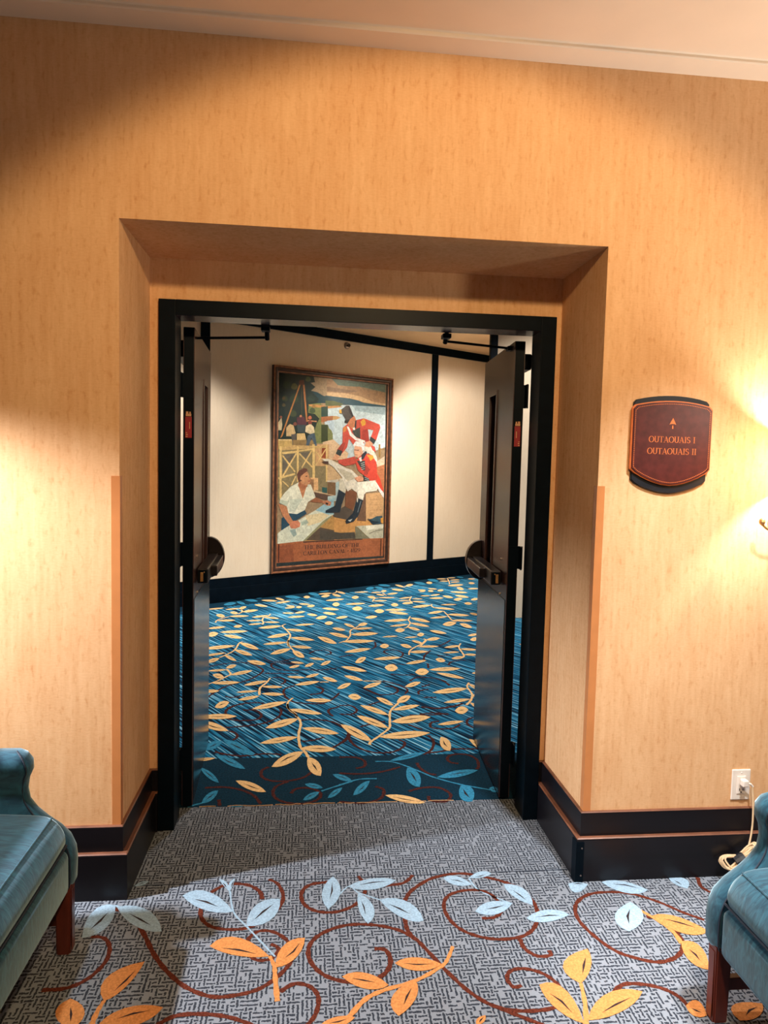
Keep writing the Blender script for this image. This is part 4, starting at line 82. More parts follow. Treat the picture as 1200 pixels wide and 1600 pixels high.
def box(bm, x0, x1, y0, y1, z0, z1, bev=0.0, seg=2, mi=0):
    r = bmesh.ops.create_cube(bm, size=1.0)
    vs_ = r['verts']
    for v in vs_:
        v.co = Vector(((x0+x1)/2+v.co.x*(x1-x0), (y0+y1)/2+v.co.y*(y1-y0), (z0+z1)/2+v.co.z*(z1-z0)))
    fs = set(f for v in vs_ for f in v.link_faces)
    for f in fs: f.material_index = mi
    if bev > 0:
        es = list(set(e for v in vs_ for e in v.link_edges))
        r = bmesh.ops.bevel(bm, geom=es, offset=bev, segments=seg, affect='EDGES', profile=0.5)
        for f in r['faces']: f.material_index = mi
    return bm
def B(*a, **k):
    bm = bmesh.new(); return box(bm, *a, **k)
def tube(bm, pts, r, n=8, cap=True, mi=0):
    pts = [Vector(p) for p in pts]; rings = []
    prev = None
    for i, p in enumerate(pts):
        t = (pts[min(i+1, len(pts)-1)]-pts[max(i-1, 0)]).normalized()
        if prev is None:
            a = Vector((0, 0, 1)) if abs(t.z) < .9 else Vector((1, 0, 0))
            u = t.cross(a).normalized()
        else:
            u = (prev - t*prev.dot(t)).normalized()
        prev = u; v = t.cross(u)
        rr = r[i] if isinstance(r, (list, tuple)) else r
        rings.append([bm.verts.new(p+u*math.cos(2*math.pi*k/n)*rr+v*math.sin(2*math.pi*k/n)*rr) for k in range(n)])
    for a, b in zip(rings[:-1], rings[1:]):
        for k in range(n):
            f = bm.faces.new((a[k], a[(k+1) % n], b[(k+1) % n], b[k])); f.material_index = mi
    if cap:
        bm.faces.new(rings[0]).material_index = mi; bm.faces.new(rings[-1][::-1]).material_index = mi
    return bm
def lathe(bm, prof, n=24, axis='z', c=(0, 0, 0), mi=0):
    rings = []
    for r, h in prof:
        ring = []
        for k in range(n):
            a = 2*math.pi*k/n
            p = (r*math.cos(a), r*math.sin(a), h)
            if axis == 'y': p = (p[0], p[2], p[1])
            if axis == 'x': p = (p[2], p[0], p[1])
            ring.append(bm.verts.new(Vector(p)+Vector(c)))
        rings.append(ring)
    for a, b in zip(rings[:-1], rings[1:]):
        for k in range(n):
            f = bm.faces.new((a[k], a[(k+1) % n], b[(k+1) % n], b[k])); f.material_index = mi
    for ring in (rings[0], rings[-1]):
        bm.faces.new(ring).material_index = mi
    return bm
def prism(bm, poly, a0, a1, axis='y', mi=0):
    """poly in the plane across `axis`; extruded from a0 to a1"""
    def P(p, a): return {'y': (p[0], a, p[1]), 'x': (a, p[0], p[1]), 'z': (p[0], p[1], a)}[axis]
    A = [bm.verts.new(P(p, a0)) for p in poly]; Bv = [bm.verts.new(P(p, a1)) for p in poly]
    n = len(poly)
    bm.faces.new(A).material_index = mi; bm.faces.new(Bv[::-1]).material_index = mi
    for i in range(n):
        bm.faces.new((A[i], A[(i+1) % n], Bv[(i+1) % n], Bv[i])).material_index = mi
    return bm
def catmull(pts, k=4):
    out = []; n = len(pts)
    for i in range(n-1):
        p0, p1, p2, p3 = pts[max(i-1, 0)], pts[i], pts[i+1], pts[min(i+2, n-1)]
        for j in range(k):
            t = j/k
            out.append(tuple(0.5*((2*b)+(-a+c)*t+(2*a-5*b+4*c-d)*t*t+(-a+3*b-3*c+d)*t**3) for a, b, c, d in zip(p0, p1, p2, p3)))
    out.append(tuple(pts[-1]))
    return out

# ------------------------------------------------------------------ materials
def srgb(r, g, b):
    f = lambda c: (c/255/12.92) if c/255 <= 0.04045 else ((c/255+0.055)/1.055)**2.4
    return (f(r), f(g), f(b), 1)
def newmat(name):
    m = bpy.data.materials.new(name); m.use_nodes = True
    nt = m.node_tree; b = nt.nodes['Principled BSDF']
    return m, nt, b
def plain(name, col, rough=0.5, metal=0.0, spec=0.5, noise=0.0, nscale=30.0, bump=0.0, stretch=(1, 1, 1)):
    m, nt, b = newmat(name)
    c = col if len(col) == 4 else (*col, 1)
    b.inputs['Base Color'].default_value = c; b.inputs['Roughness'].default_value = rough
    b.inputs['Metallic'].default_value = metal; b.inputs['Specular IOR Level'].default_value = spec
    if noise or bump:
        tc = nt.nodes.new('ShaderNodeTexCoord'); mp = nt.nodes.new('ShaderNodeMapping'); mp.inputs['Scale'].default_value = stretch
        nz = nt.nodes.new('ShaderNodeTexNoise'); nz.inputs['Scale'].default_value = nscale; nz.inputs['Detail'].default_value = 4
        nt.links.new(tc.outputs['Object'], mp.inputs[0]); nt.links.new(mp.outputs[0], nz.inputs['Vector'])
        if noise:
            rp = nt.nodes.new('ShaderNodeMapRange'); rp.inputs[1].default_value = 0.3; rp.inputs[2].default_value = 0.7
            rp.inputs[3].default_value = 1-noise; rp.inputs[4].default_value = 1+noise
            mx = nt.nodes.new('ShaderNodeVectorMath'); mx.operation = 'SCALE'; mx.inputs[0].default_value = c[:3]
            nt.links.new(nz.outputs['Fac'], rp.inputs[0]); nt.links.new(rp.outputs[0], mx.inputs['Scale'])
            nt.links.new(mx.outputs[0], b.inputs['Base Color'])
        if bump:
            bp = nt.nodes.new('ShaderNodeBump'); bp.inputs['Strength'].default_value = bump; bp.inputs['Distance'].default_value = 0.004
            nt.links.new(nz.outputs['Fac'], bp.inputs['Height']); nt.links.new(bp.outputs[0], b.inputs['Normal'])
    return m
def wallpaper(name, col, dark, amt=1.0):
    """linen wall covering: fine upright streaks, crosswise flecks and broad mottling"""
    m, nt, b = newmat(name); N = nt.nodes.new; Lk = nt.links.new
    tc = N('ShaderNodeTexCoord')
    def nz(scale, st, det):
        mp = N('ShaderNodeMapping'); mp.inputs['Scale'].default_value = st
        t = N('ShaderNodeTexNoise'); t.inputs['Scale'].default_value = scale; t.inputs['Detail'].default_value = det
        Lk(tc.outputs['Object'], mp.inputs[0]); Lk(mp.outputs[0], t.inputs['Vector']); return t.outputs['Fac']
    a = nz(55, (1, 1, .10), 5); c2 = nz(190, (.35, .35, 1), 3); d = nz(7, (1, 1, .45), 4); e = nz(75, (1, 1, .38), 6)
    def mr(s, lo, hi, a0, a1):
        r = N('ShaderNodeMapRange'); r.inputs[1].default_value = lo; r.inputs[2].default_value = hi; r.inputs[3].default_value = a0; r.inputs[4].default_value = a1
        Lk(s, r.inputs[0]); return r.outputs[0]
    def add(x, y):
        n = N('ShaderNodeMath'); n.operation = 'ADD'; Lk(x, n.inputs[0]); Lk(y, n.inputs[1]); return n.outputs[0]
    t = add(add(mr(a, .3, .7, 0, .32*amt), mr(c2, .35, .65, 0, .14*amt)), add(mr(d, .35, .7, 0, .20*amt), mr(e, .54, .78, 0, .46*amt)))
    mx = N('ShaderNodeMix'); mx.data_type = 'RGBA'; mx.inputs[6].default_value = (*col, 1); mx.inputs[7].default_value = (*dark, 1)
    Lk(t, mx.inputs[0]); Lk(mx.outputs[2], b.inputs['Base Color'])
    bp = N('ShaderNodeBump'); bp.inputs['Strength'].default_value = .12; bp.inputs['Distance'].default_value = .002
    Lk(c2, bp.inputs['Height']); Lk(bp.outputs[0], b.inputs['Normal'])
    b.inputs['Roughness'].default_value = .75; b.inputs['Specular IOR Level'].default_value = .25
    return m
def weave(name, light, dark, cell):
    """grey carpet with a maze of short dark dashes"""
    m, nt, b = newmat(name); N = nt.nodes.new; Lk = nt.links.new
    tc = N('ShaderNodeTexCoord')
    def math_(op, x, y=None):
        n = N('ShaderNodeMath'); n.operation = op
        for i, s in enumerate((x, y)):
            if s is None: continue
            if isinstance(s, (int, float)): n.inputs[i].default_value = s
            else: Lk(s, n.inputs[i])
        return n.outputs[0]
    wob = N('ShaderNodeTexNoise'); wob.inputs['Scale'].default_value = 130; Lk(tc.outputs['Object'], wob.inputs['Vector'])
    wm = N('ShaderNodeVectorMath'); wm.operation = 'MULTIPLY_ADD'; wm.inputs[1].default_value = (.009, .009, 0)
    Lk(wob.outputs['Color'], wm.inputs[0]); Lk(tc.outputs['Object'], wm.inputs[2])
    sc = N('ShaderNodeVectorMath'); sc.operation = 'DIVIDE'; sc.inputs[1].default_value = (cell, cell*1.15, 1); Lk(wm.outputs[0], sc.inputs[0])
    fl = N('ShaderNodeVectorMath'); fl.operation = 'FLOOR'; Lk(sc.outputs[0], fl.inputs[0])
    fr = N('ShaderNodeVectorMath'); fr.operation = 'SUBTRACT'; Lk(sc.outputs[0], fr.inputs[0]); Lk(fl.outputs[0], fr.inputs[1])
    sf = N('ShaderNodeSeparateXYZ'); Lk(fl.outputs[0], sf.inputs[0]); sx = N('ShaderNodeSeparateXYZ'); Lk(fr.outputs[0], sx.inputs[0])
    cb = N('ShaderNodeCombineXYZ'); Lk(sf.outputs[0], cb.inputs[0]); Lk(sf.outputs[1], cb.inputs[1])
    wn = N('ShaderNodeTexWhiteNoise'); wn.noise_dimensions = '2D'; Lk(cb.outputs[0], wn.inputs['Vector'])
    hx = math_('LESS_THAN', math_('ABSOLUTE', math_('SUBTRACT', sx.outputs[0], .5)), .225)
    hy = math_('LESS_THAN', math_('ABSOLUTE', math_('SUBTRACT', sx.outputs[1], .5)), .225)
    ch = math_('GREATER_THAN', wn.outputs['Value'], .52); ci = math_('LESS_THAN', wn.outputs['Value'], .42)
    bar = math_('ADD', math_('MULTIPLY', hx, ch), math_('MULTIPLY', hy, ci))
    nf = N('ShaderNodeTexNoise'); nf.inputs['Scale'].default_value = 420; nf.inputs['Detail'].default_value = 2; Lk(tc.outputs['Object'], nf.inputs['Vector'])
    k = math_('ADD', math_('MULTIPLY', bar, .90), math_('MULTIPLY', math_('SUBTRACT', nf.outputs['Fac'], .5), .9))
    mx = N('ShaderNodeMix'); mx.data_type = 'RGBA'; mx.inputs[6].default_value = light; mx.inputs[7].default_value = dark
    Lk(k, mx.inputs[0]); Lk(mx.outputs[2], b.inputs['Base Color'])
    b.inputs['Roughness'].default_value = .95; b.inputs['Specular IOR Level'].default_value = .1
    bp = N('ShaderNodeBump'); bp.inputs['Strength'].default_value = .35; bp.inputs['Distance'].default_value = .003
    Lk(nf.outputs['Fac'], bp.inputs['Height']); Lk(bp.outputs[0], b.inputs['Normal'])
    return m
def stripes(name):
    """blue carpet with slanting broken stripes"""
    m, nt, b = newmat(name); N = nt.nodes.new; Lk = nt.links.new
    tc = N('ShaderNodeTexCoord')
    mp = N('ShaderNodeMapping'); mp.vector_type = 'POINT'; mp.inputs['Rotation'].default_value = (0, 0, math.radians(56))
    Lk(tc.outputs['Object'], mp.inputs[0])
    m2 = N('ShaderNodeMapping'); m2.inputs['Scale'].default_value = (2.2, 75, 1); Lk(mp.outputs[0], m2.inputs[0])
    n1 = N('ShaderNodeTexNoise'); n1.inputs['Scale'].default_value = 1.0; n1.inputs['Detail'].default_value = 2.5; n1.inputs['Roughness'].default_value = .6; Lk(m2.outputs[0], n1.inputs['Vector'])
    rp = N('ShaderNodeValToRGB'); e = rp.color_ramp.elements
    e[0].position = .36; e[0].color = srgb(4, 18, 34); e[1].position = .66; e[1].color = srgb(150, 205, 225)
    for p, c in ((.46, srgb(10, 46, 72)), (.50, srgb(22, 100, 140)), (.58, srgb(40, 132, 172))):
        q = rp.color_ramp.elements.new(p); q.color = c
    Lk(n1.outputs['Fac'], rp.inputs[0]); Lk(rp.outputs[0], b.inputs['Base Color'])
    b.inputs['Roughness'].default_value = .95; b.inputs['Specular IOR Level'].default_value = .1
    return m
def velvet(name):
    m, nt, b = newmat(name); N = nt.nodes.new; Lk = nt.links.new
    tc = N('ShaderNodeTexCoord'); mp = N('ShaderNodeMapping'); mp.inputs['Scale'].default_value = (6, 30, 10); mp.inputs['Rotation'].default_value = (.3, .2, .7)
    Lk(tc.outputs['Object'], mp.inputs[0])
    nz = N('ShaderNodeTexNoise'); nz.inputs['Scale'].default_value = 3; nz.inputs['Detail'].default_value = 5; nz.inputs['Distortion'].default_value = .8; Lk(mp.outputs[0], nz.inputs['Vector'])
    rp = N('ShaderNodeValToRGB'); e = rp.color_ramp.elements
    e[0].position = .38; e[0].color = (.002, .026, .050, 1); e[1].position = .80; e[1].color = (.020, .105, .155, 1)
    Lk(nz.outputs['Fac'], rp.inputs[0]); Lk(rp.outputs[0], b.inputs['Base Color'])
    b.inputs['Roughness'].default_value = .8; b.inputs['Specular IOR Level'].default_value = .2
    b.inputs['Sheen Weight'].default_value = .55; b.inputs['Sheen Roughness'].default_value = .5; b.inputs['Sheen Tint'].default_value = (.60, .86, 1.0, 1)
    bp = N('ShaderNodeBump'); bp.inputs['Strength'].default_value = .2; bp.inputs['Distance'].default_value = .004
    Lk(nz.outputs['Fac'], bp.inputs['Height']); Lk(bp.outputs[0], b.inputs['Normal'])
    return m
def paintmat(name):
    m, nt, b = newmat(name); N = nt.nodes.new; Lk = nt.links.new
    at = N('ShaderNodeAttribute'); at.attribute_name = 'paint'
    tc = N('ShaderNodeTexCoord'); nz = N('ShaderNodeTexNoise'); nz.inputs['Scale'].default_value = 26; nz.inputs['Detail'].default_value = 6; nz.inputs['Distortion'].default_value = 1.2
    Lk(tc.outputs['Object'], nz.inputs['Vector'])
    r = N('ShaderNodeMapRange'); r.inputs[1].default_value = .3; r.inputs[2].default_value = .7; r.inputs[3].default_value = .62; r.inputs[4].default_value = 1.02
    Lk(nz.outputs['Fac'], r.inputs[0])
    s = N('ShaderNodeVectorMath'); s.operation = 'SCALE'; Lk(at.outputs['Color'], s.inputs[0]); Lk(r.outputs[0], s.inputs['Scale']); Lk(s.outputs[0], b.inputs['Base Color'])
    b.inputs['Roughness'].default_value = .5; b.inputs['Specular IOR Level'].default_value = .3
    return m
def fabric_shade(name):
    m = bpy.data.materials.new(name); m.use_nodes = True; nt = m.node_tree; nt.nodes.clear()
    o = nt.nodes.new('ShaderNodeOutputMaterial'); a = nt.nodes.new('ShaderNodeBsdfTranslucent'); t = nt.nodes.new('ShaderNodeBsdfTransparent')
    a.inputs[0].default_value = (.34, .15, .035, 1); t.inputs[0].default_value = (.62, .46, .28, 1)
    x = nt.nodes.new('ShaderNodeMixShader'); x.inputs[0].default_value = .18
    nt.links.new(a.outputs[0], x.inputs[1]); nt.links.new(t.outputs[0], x.inputs[2]); nt.links.new(x.outputs[0], o.inputs[0])
    return m
def thin_glass(name, tint, refl):
    m = bpy.data.materials.new(name); m.use_nodes = True; nt = m.node_tree; nt.nodes.clear()
    o = nt.nodes.new('ShaderNodeOutputMaterial'); g = nt.nodes.new('ShaderNodeBsdfGlossy'); t = nt.nodes.new('ShaderNodeBsdfTransparent')
    g.inputs['Roughness'].default_value = .05; t.inputs[0].default_value = (*tint, 1)
    x = nt.nodes.new('ShaderNodeMixShader'); x.inputs[0].default_value = refl
    nt.links.new(t.outputs[0], x.inputs[1]); nt.links.new(g.outputs[0], x.inputs[2]); nt.links.new(x.outputs[0], o.inputs[0])
    return m
def emis(name, col, s):
    m, nt, b = newmat(name); b.inputs['Emission Color'].default_value = (*col, 1); b.inputs['Emission Strength'].default_value = s
    b.inputs['Base Color'].default_value = (*col, 1); return m

M = {}
M['paper'] = wallpaper('linen_wallpaper', (.80, .505, .275), (.57, .265, .10))
M['paper_far'] = wallpaper('pale_linen_wallpaper', (.76, .635, .475), (.66, .51, .35), .8)
M['ceiling'] = plain('ceiling_paint', (.86, .70, .55), .8, noise=.03, nscale=4)
M['crown'] = plain('crown_paint', (.86, .72, .58), .6, noise=.02, nscale=8)
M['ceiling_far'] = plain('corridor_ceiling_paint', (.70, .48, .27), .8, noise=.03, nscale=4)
M['black'] = plain('black_painted_trim', (.0014, .0045, .0085), .5, noise=.25, nscale=12, spec=.06)
M['base'] = plain('dark_stained_baseboard', (.0062, .0052, .0072), .35, noise=.25, nscale=9, spec=.30, stretch=(.2, .2, 2))
M['lit_edge'] = plain('painted_edge_highlight', (.16, .062, .034), .35, noise=.35, nscale=9, stretch=(1, 1, 1))  # lighter brown stands in for light caught on the baseboard ledges
M['frame'] = plain('bronze_black_frame', (.0014, .0045, .0085), .4, noise=.2, nscale=20, spec=.09)
M['door'] = plain('bronze_painted_steel', (.052, .023, .023), .27, noise=.15, nscale=10, spec=.75)
M['kick'] = plain('dark_brushed_kick_plate', (.10, .085, .085), .20, metal=.85, noise=.15, nscale=8, bump=.03, stretch=(1, 1, 12))
M['hardware'] = plain('dark_bronze_hardware', (.035, .028, .030), .28, metal=.6, noise=.15, nscale=25)
M['brass'] = plain('worn_brass', (.62, .34, .13), .35, metal=.7, noise=.2, nscale=60)
M['darkglass'] = plain('dark_wired_glass', (.004, .006, .009), .08, spec=.5, noise=.2, nscale=10)
M['label_red'] = plain('red_label', srgb(150, 22, 34), .45, noise=.1, nscale=80)
M['label_tan'] = plain('tan_print', srgb(205, 150, 105), .5, noise=.1, nscale=80)
M['guard'] = plain('tan_vinyl_guard', (.56, .22, .075), .35, noise=.06, nscale=14)
M['weave'] = weave('grey_dash_carpet', (.205, .230, .268, 1), (.010, .014, .024, 1), .0128)
M['stripes'] = stripes('blue_stripe_carpet')
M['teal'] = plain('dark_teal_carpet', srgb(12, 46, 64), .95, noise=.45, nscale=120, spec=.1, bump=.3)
M['orange'] = plain('orange_leaf_pile', srgb(192, 128, 74), .95, noise=.22, nscale=160, spec=.1, bump=.3)
M['gold'] = plain('gold_leaf_pile', srgb(233, 192, 134), .95, noise=.18, nscale=90, spec=.1, bump=.3)
M['paleblue'] = plain('pale_blue_leaf_pile', srgb(142, 168, 188), .95, noise=.22, nscale=160, spec=.1, bump=.3)
M['blue'] = plain('blue_leaf_pile', srgb(52, 132, 168), .95, noise=.35, nscale=90, spec=.1, bump=.3)
M['vine'] = plain('brown_vine_pile', srgb(86, 40, 28), .95, noise=.5, nscale=170, spec=.1, bump=.3)
M['vine_far'] = plain('dark_brown_vine_pile', srgb(72, 36, 34), .95, noise=.5, nscale=120, spec=.1, bump=.3)
M['vein'] = plain('leaf_vein_pile', srgb(46, 38, 40), .95, noise=.4, nscale=170, spec=.1)
M['fray'] = plain('frayed_backing', srgb(200, 160, 120), .9, noise=.4, nscale=200)
M['velvet'] = velvet('teal_velvet')
M['piping'] = plain('navy_piping', (.006, .014, .030), .6, noise=.3, nscale=60)
M['mahogany'] = plain('mahogany', (.105, .020, .012), .28, noise=.4, nscale=10, stretch=(3, 3, .4))
M['leather'] = plain('burgundy_leather', (.075, .014, .012), .33, noise=.25, nscale=40, bump=.06)
M['copper'] = plain('copper_print', srgb(206, 112, 58), .4, noise=.12, nscale=60)
M['signback'] = plain('black_sign_back', (.007, .008, .012), .45, noise=.2, nscale=30)
M['plastic'] = plain('white_plastic', (.80, .72, .64), .35, noise=.03, nscale=40)
M['slot'] = plain('dark_slot', (.02, .015, .012), .5, noise=.1, nscale=40)
M['cord'] = plain('cream_cord', (.66, .47, .28), .45, noise=.1, nscale=60)
M['frame_wood'] = plain('carved_brown_frame', (.040, .018, .012), .35, noise=.55, nscale=16, bump=.4)
M['frame_gilt'] = plain('worn_copper_gilt', (.24, .09, .038), .38, noise=.5, nscale=22, bump=.3)
M['paint'] = paintmat('oil_paint')
M['ink'] = plain('black_lettering', (.012, .010, .012), .5, noise=.1, nscale=60)
M['pane'] = thin_glass('picture_glass', (.98, .98, .98), .03)
M['shade'] = fabric_shade('amber_fabric_shade')
M['bulb'] = emis('lit_bulb', (1.0, .82, .60), 12)
M['chrome'] = plain('dull_chrome', (.25, .20, .17), .3, metal=.7, noise=.2, nscale=50)

# ------------------------------------------------------------------ dimensions (metres)
XL, XR, NT, ND, HC = -0.7405, 0.8941, 2.2635, 0.4374, 2.853       # recess left, right, top, depth; crown underside
FX0, FX1, FT, FY0, FY1 = -0.7045, 0.868, 2.107, 0.417, 0.537       # door frame
OX0, OX1, OT = -0.641, 0.805, 2.047                                 # door opening
WS, WB = 0.636, 5.707                                               # corridor wall  y = WS*x + WB
WL = math.hypot(1, WS); WD = Vector((1/WL, WS/WL, 0)); WN = Vector((WS/WL, -1/WL, 0))   # along it, and towards the room
WANG = math.atan(WS)
CZ = 2.868; FCZ = 3.0

# ------------------------------------------------------------------ walls, ceilings
bm = bmesh.new()
box(bm, -3.6, XL, 0, .53, 0, 3.0); box(bm, XR, 3.4, 0, .53, 0, 3.0); box(bm, XL, XR, 0, .53, NT, 3.0)
box(bm, XL, FX0+.01, ND, .53, 0, NT); box(bm, FX1-.01, XR, ND, .53, 0, NT); box(bm, FX0+.01, FX1-.01, ND, .53, FT-.01, NT)
tag(obj('wall_back', bm, M['paper']), 'golden linen papered wall with a deep recess around the double doors', kind='structure')
tag(obj('ceiling', B(-3.6, 3.4, -5.0, 0, CZ, CZ+.08), M['ceiling']), 'cream painted lounge ceiling above the golden wall', kind='structure')
bm = bmesh.new()
prism(bm, [(0, HC), (-.090, HC), (-.094, HC+.004), (-.094, HC+.012), (-.100, HC+.015), (-.100, CZ), (0, CZ)], -3.6, 3.4, axis='x')
tag(obj('trim_1', bm, M['crown']), 'pale flat moulding between the golden wall and the ceiling', kind='structure')
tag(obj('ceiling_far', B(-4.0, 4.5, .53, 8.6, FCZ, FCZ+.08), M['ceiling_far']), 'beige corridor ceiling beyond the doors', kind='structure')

def wallbox(s0, s1, z0, z1, t0, t1, bev=0.0):
    """box in the corridor wall frame: s along it, t out from it"""
    return B(s0, s1, -t1, -t0, z0, z1, bev=bev)
wf = empty('wall_far', (0, WB, 0), WANG)
tag(wf, 'pale linen papered corridor wall with dark battens, seen through the doors', kind='structure')
obj('panel', wallbox(-5.0, 1.652, 0, FCZ, -.12, 0), M['paper_far'], wf)
obj('panel', wallbox(1.652, 3.2, 0, FCZ, -.12, 0), M['paper_far'], wf)
for s0, s1 in ((-1.47, -1.372), (1.662, 1.762)):
    obj('batten', wallbox(s0, s1, .245, 2.905, 0, .018, .003), M['black'], wf)
t2 = tag(obj('trim_2', wallbox(-5.0, 3.05, 2.903, 3.0, 0, .03, .004), M['black']), 'dark rail along the top of the corridor wall', kind='structure')
t2.location = (0, WB, 0); t2.rotation_euler = (0, 0, WANG)
bf = empty('baseboard_far', (0, WB, 0), WANG); tag(bf, 'black two-step baseboard under the canal painting', kind='structure')
obj('upper_board', wallbox(-5.0, 3.05, .150, .253, 0, .014, .003), M['black'], bf)
obj('lower_board', wallbox(-5.0, 3.05, 0, .152, 0, .028, .003), M['black'], bf)
# corridor wall that comes forward on the right, with a dark corner post
P0 = Vector((1.583, 4.30, 0))
bm = bmesh.new(); prism(bm, [(1.645, 4.31), (4.4, 4.31), (4.4, 4.45), (1.80, 4.45), (2.75, 7.40), (2.62, 7.36)], 0, FCZ, axis='z')
tag(obj('wall_far_right', bm, M['paper_far']), 'pale papered corridor wall behind the right-hand door', kind='structure')
tag(obj('trim_3', B(P0.x, P0.x+.069, P0.y-.005, P0.y+.06, 0, FCZ, bev=.003), M['black']), 'dark corner post behind the right-hand door', kind='structure')

# ------------------------------------------------------------------ baseboards of the lounge (two-step, mitred round the recess)
def sweep(path, prof, bm):
    n = len(path); rings = []
    P = [Vector((x, y)) for x, y in path]
    for i in range(n):
        d0 = (P[i]-P[i-1]).normalized() if i else None; d1 = (P[i+1]-P[i]).normalized() if i < n-1 else None
        ns = [Vector((d.y, -d.x)) for d in (d0, d1) if d is not None]     # right-hand side of the walk
        if len(ns) == 2:
            s = (ns[0]+ns[1]); k = s/(s.length_squared/2)
        else: k = ns[0]
        rings.append([bm.verts.new((P[i].x+k.x*o, P[i].y+k.y*o, z)) for o, z in prof])
    m_ = len(prof)
    for a, b in zip(rings[:-1], rings[1:]):
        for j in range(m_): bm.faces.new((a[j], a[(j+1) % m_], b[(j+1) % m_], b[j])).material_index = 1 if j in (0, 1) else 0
    bm.faces.new(rings[0]); bm.faces.new(rings[-1][::-1])
    return bm
UP = [(0, .2515), (.0085, .2515), (.0115, .248), (.0120, .244), (.0120, .155), (0, .155)]
LO = [(0, .1620), (.0250, .1620), (.0290, .1590), (.0300, .1550), (.0300, 0), (0, 0)]
for nm, path, lab in (('baseboard_left', [(-3.6, 0), (XL, 0), (XL, ND), (FX0, ND)], 'dark two-step baseboard left of the doorway, turning into the recess'),
                      ('baseboard_right', [(FX1, ND), (XR, ND), (XR, 0), (3.4, 0)], 'dark two-step baseboard right of the doorway, turning into the recess')):
    e = tag(empty(nm, (0, 0, 0)), lab, kind='structure')
    obj('upper_board', sweep(path, UP, bmesh.new()), [M['base'], M['lit_edge']], e)
    obj('lower_board', sweep(path, LO, bmesh.new()), [M['base'], M['lit_edge']], e)
    if nm == 'baseboard_right':
        bm = bmesh.new(); c = (XR-.0335, -.0335)
        prism(bm, [(c[0], c[1]), (c[0]+.030, c[1]), (c[0]+.030, c[1]+.003), (c[0]+.003, c[1]+.003), (c[0]+.003, c[1]+.040), (c[0], c[1]+.040)], 0, .150, axis='z')
        g = obj('corner_cap', bm, M['black'], e); g['label'] = 'black metal corner cap'
        for zz in (.128, .026):
            obj('screw', lathe(bmesh.new(), [(.0030, 0), (.0030, -.0012), (.0012, -.0018)], 8, 'y', (c[0]+.021, c[1], zz)), M['chrome'], g)

# ------------------------------------------------------------------ floors and carpet motifs
fl = tag(empty('floor', (0, 0, 0)), 'grey dash-patterned lounge carpet with scrolling vines and leaves', kind='structure')
obj('carpet', B(-3.6, 3.4, -5.0, .047, -.04, 0), M['weave'], fl)
obj('threshold_carpet', B(-.80, .95, .052, .605, -.04, 0), M['weave'], fl)
obj('seam', B(-.80, .95, .0475, .0515, -.04, .0006), M['piping'], fl)
ff = tag(empty('floor_far', (0, 0, 0)), 'blue striped corridor carpet strewn with gold leaf sprays', kind='structure')
bm = bmesh.new()
A_ = [(-4.0, 1.105), (4.4, 1.105), (4.4, WS*4.4+WB-.30), (-4.0, WS*-4.0+WB-.30)]
prism(bm, A_, -.04, 0, axis='z'); obj('carpet', bm, M['stripes'], ff)
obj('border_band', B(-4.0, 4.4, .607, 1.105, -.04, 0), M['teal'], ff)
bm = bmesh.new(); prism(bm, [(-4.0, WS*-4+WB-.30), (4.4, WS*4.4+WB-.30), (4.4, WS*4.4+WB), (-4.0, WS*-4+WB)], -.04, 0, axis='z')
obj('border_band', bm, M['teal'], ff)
rnd = random.Random(5)
bm = bmesh.new(); x = -.57
while x < .5:
    l = rnd.uniform(.02, .10); tube(bm, [(x, .606+rnd.uniform(-.003, .003), .001), (x+l/2, .606+rnd.uniform(-.005, .005), .002), (x+l, .606+rnd.uniform(-.003, .003), .001)], .0022, 5); x += l+rnd.choice((0, .01, .05))
tag(obj('frayed_edge', bm, M['fray'], ff), kind='stuff')

def bez(a, b_, c, d, n):
    return [((1-t)**3*a[0]+3*(1-t)**2*t*b_[0]+3*(1-t)*t*t*c[0]+t**3*d[0], (1-t)**3*a[1]+3*(1-t)**2*t*b_[1]+3*(1-t)*t*t*c[1]+t**3*d[1]) for t in [i/n for i in range(n)]]
def leaf_bm(L, z, seed, veins=True, slim=.95):
    base, tip, s1, s2 = [Vector(p) for p in L]
    d = tip-base; rr = random.Random(seed)
    bm = bmesh.new()
    def side(s, inv):
        # one cubic side that passes the widest point
        mid = (base+tip)/2; off = (s-mid)*4/3
        c1 = base+d*.28+off*slim; c2 = base+d*.74+off*slim
        a = (base, c1, c2, tip)
        return bez(*(a if not inv else a[::-1]), 7)
    pts = side(s1, False)+side(s2, True)
    n = len(pts); cx = sum(p[0] for p in pts)/n; cy = sum(p[1] for p in pts)/n
    cv = bm.verts.new((cx, cy, z)); V = [bm.verts.new((p[0], p[1], z)) for p in pts]
    for i in range(n): bm.faces.new((cv, V[i], V[(i+1) % n]))
    if veins and d.length > .04:
        wdt = (s1-s2).length; q = d.normalized(); nn = Vector((-q.y, q.x))*max(.0022, min(.0056, wdt*.042))
        b0 = base+d*rr.uniform(.20, .30); b1 = base+d*rr.uniform(.70, .82); bend = (s1-s2)*rr.uniform(-.10, .10)
        top = [b0, (b0+b1)/2+nn+bend, b1, (b0+b1)/2-nn+bend]
        vv = [bm.verts.new((p.x, p.y, z+.0006)) for p in top]
        f = bm.faces.new(vv); f.material_index = 1
    return bm
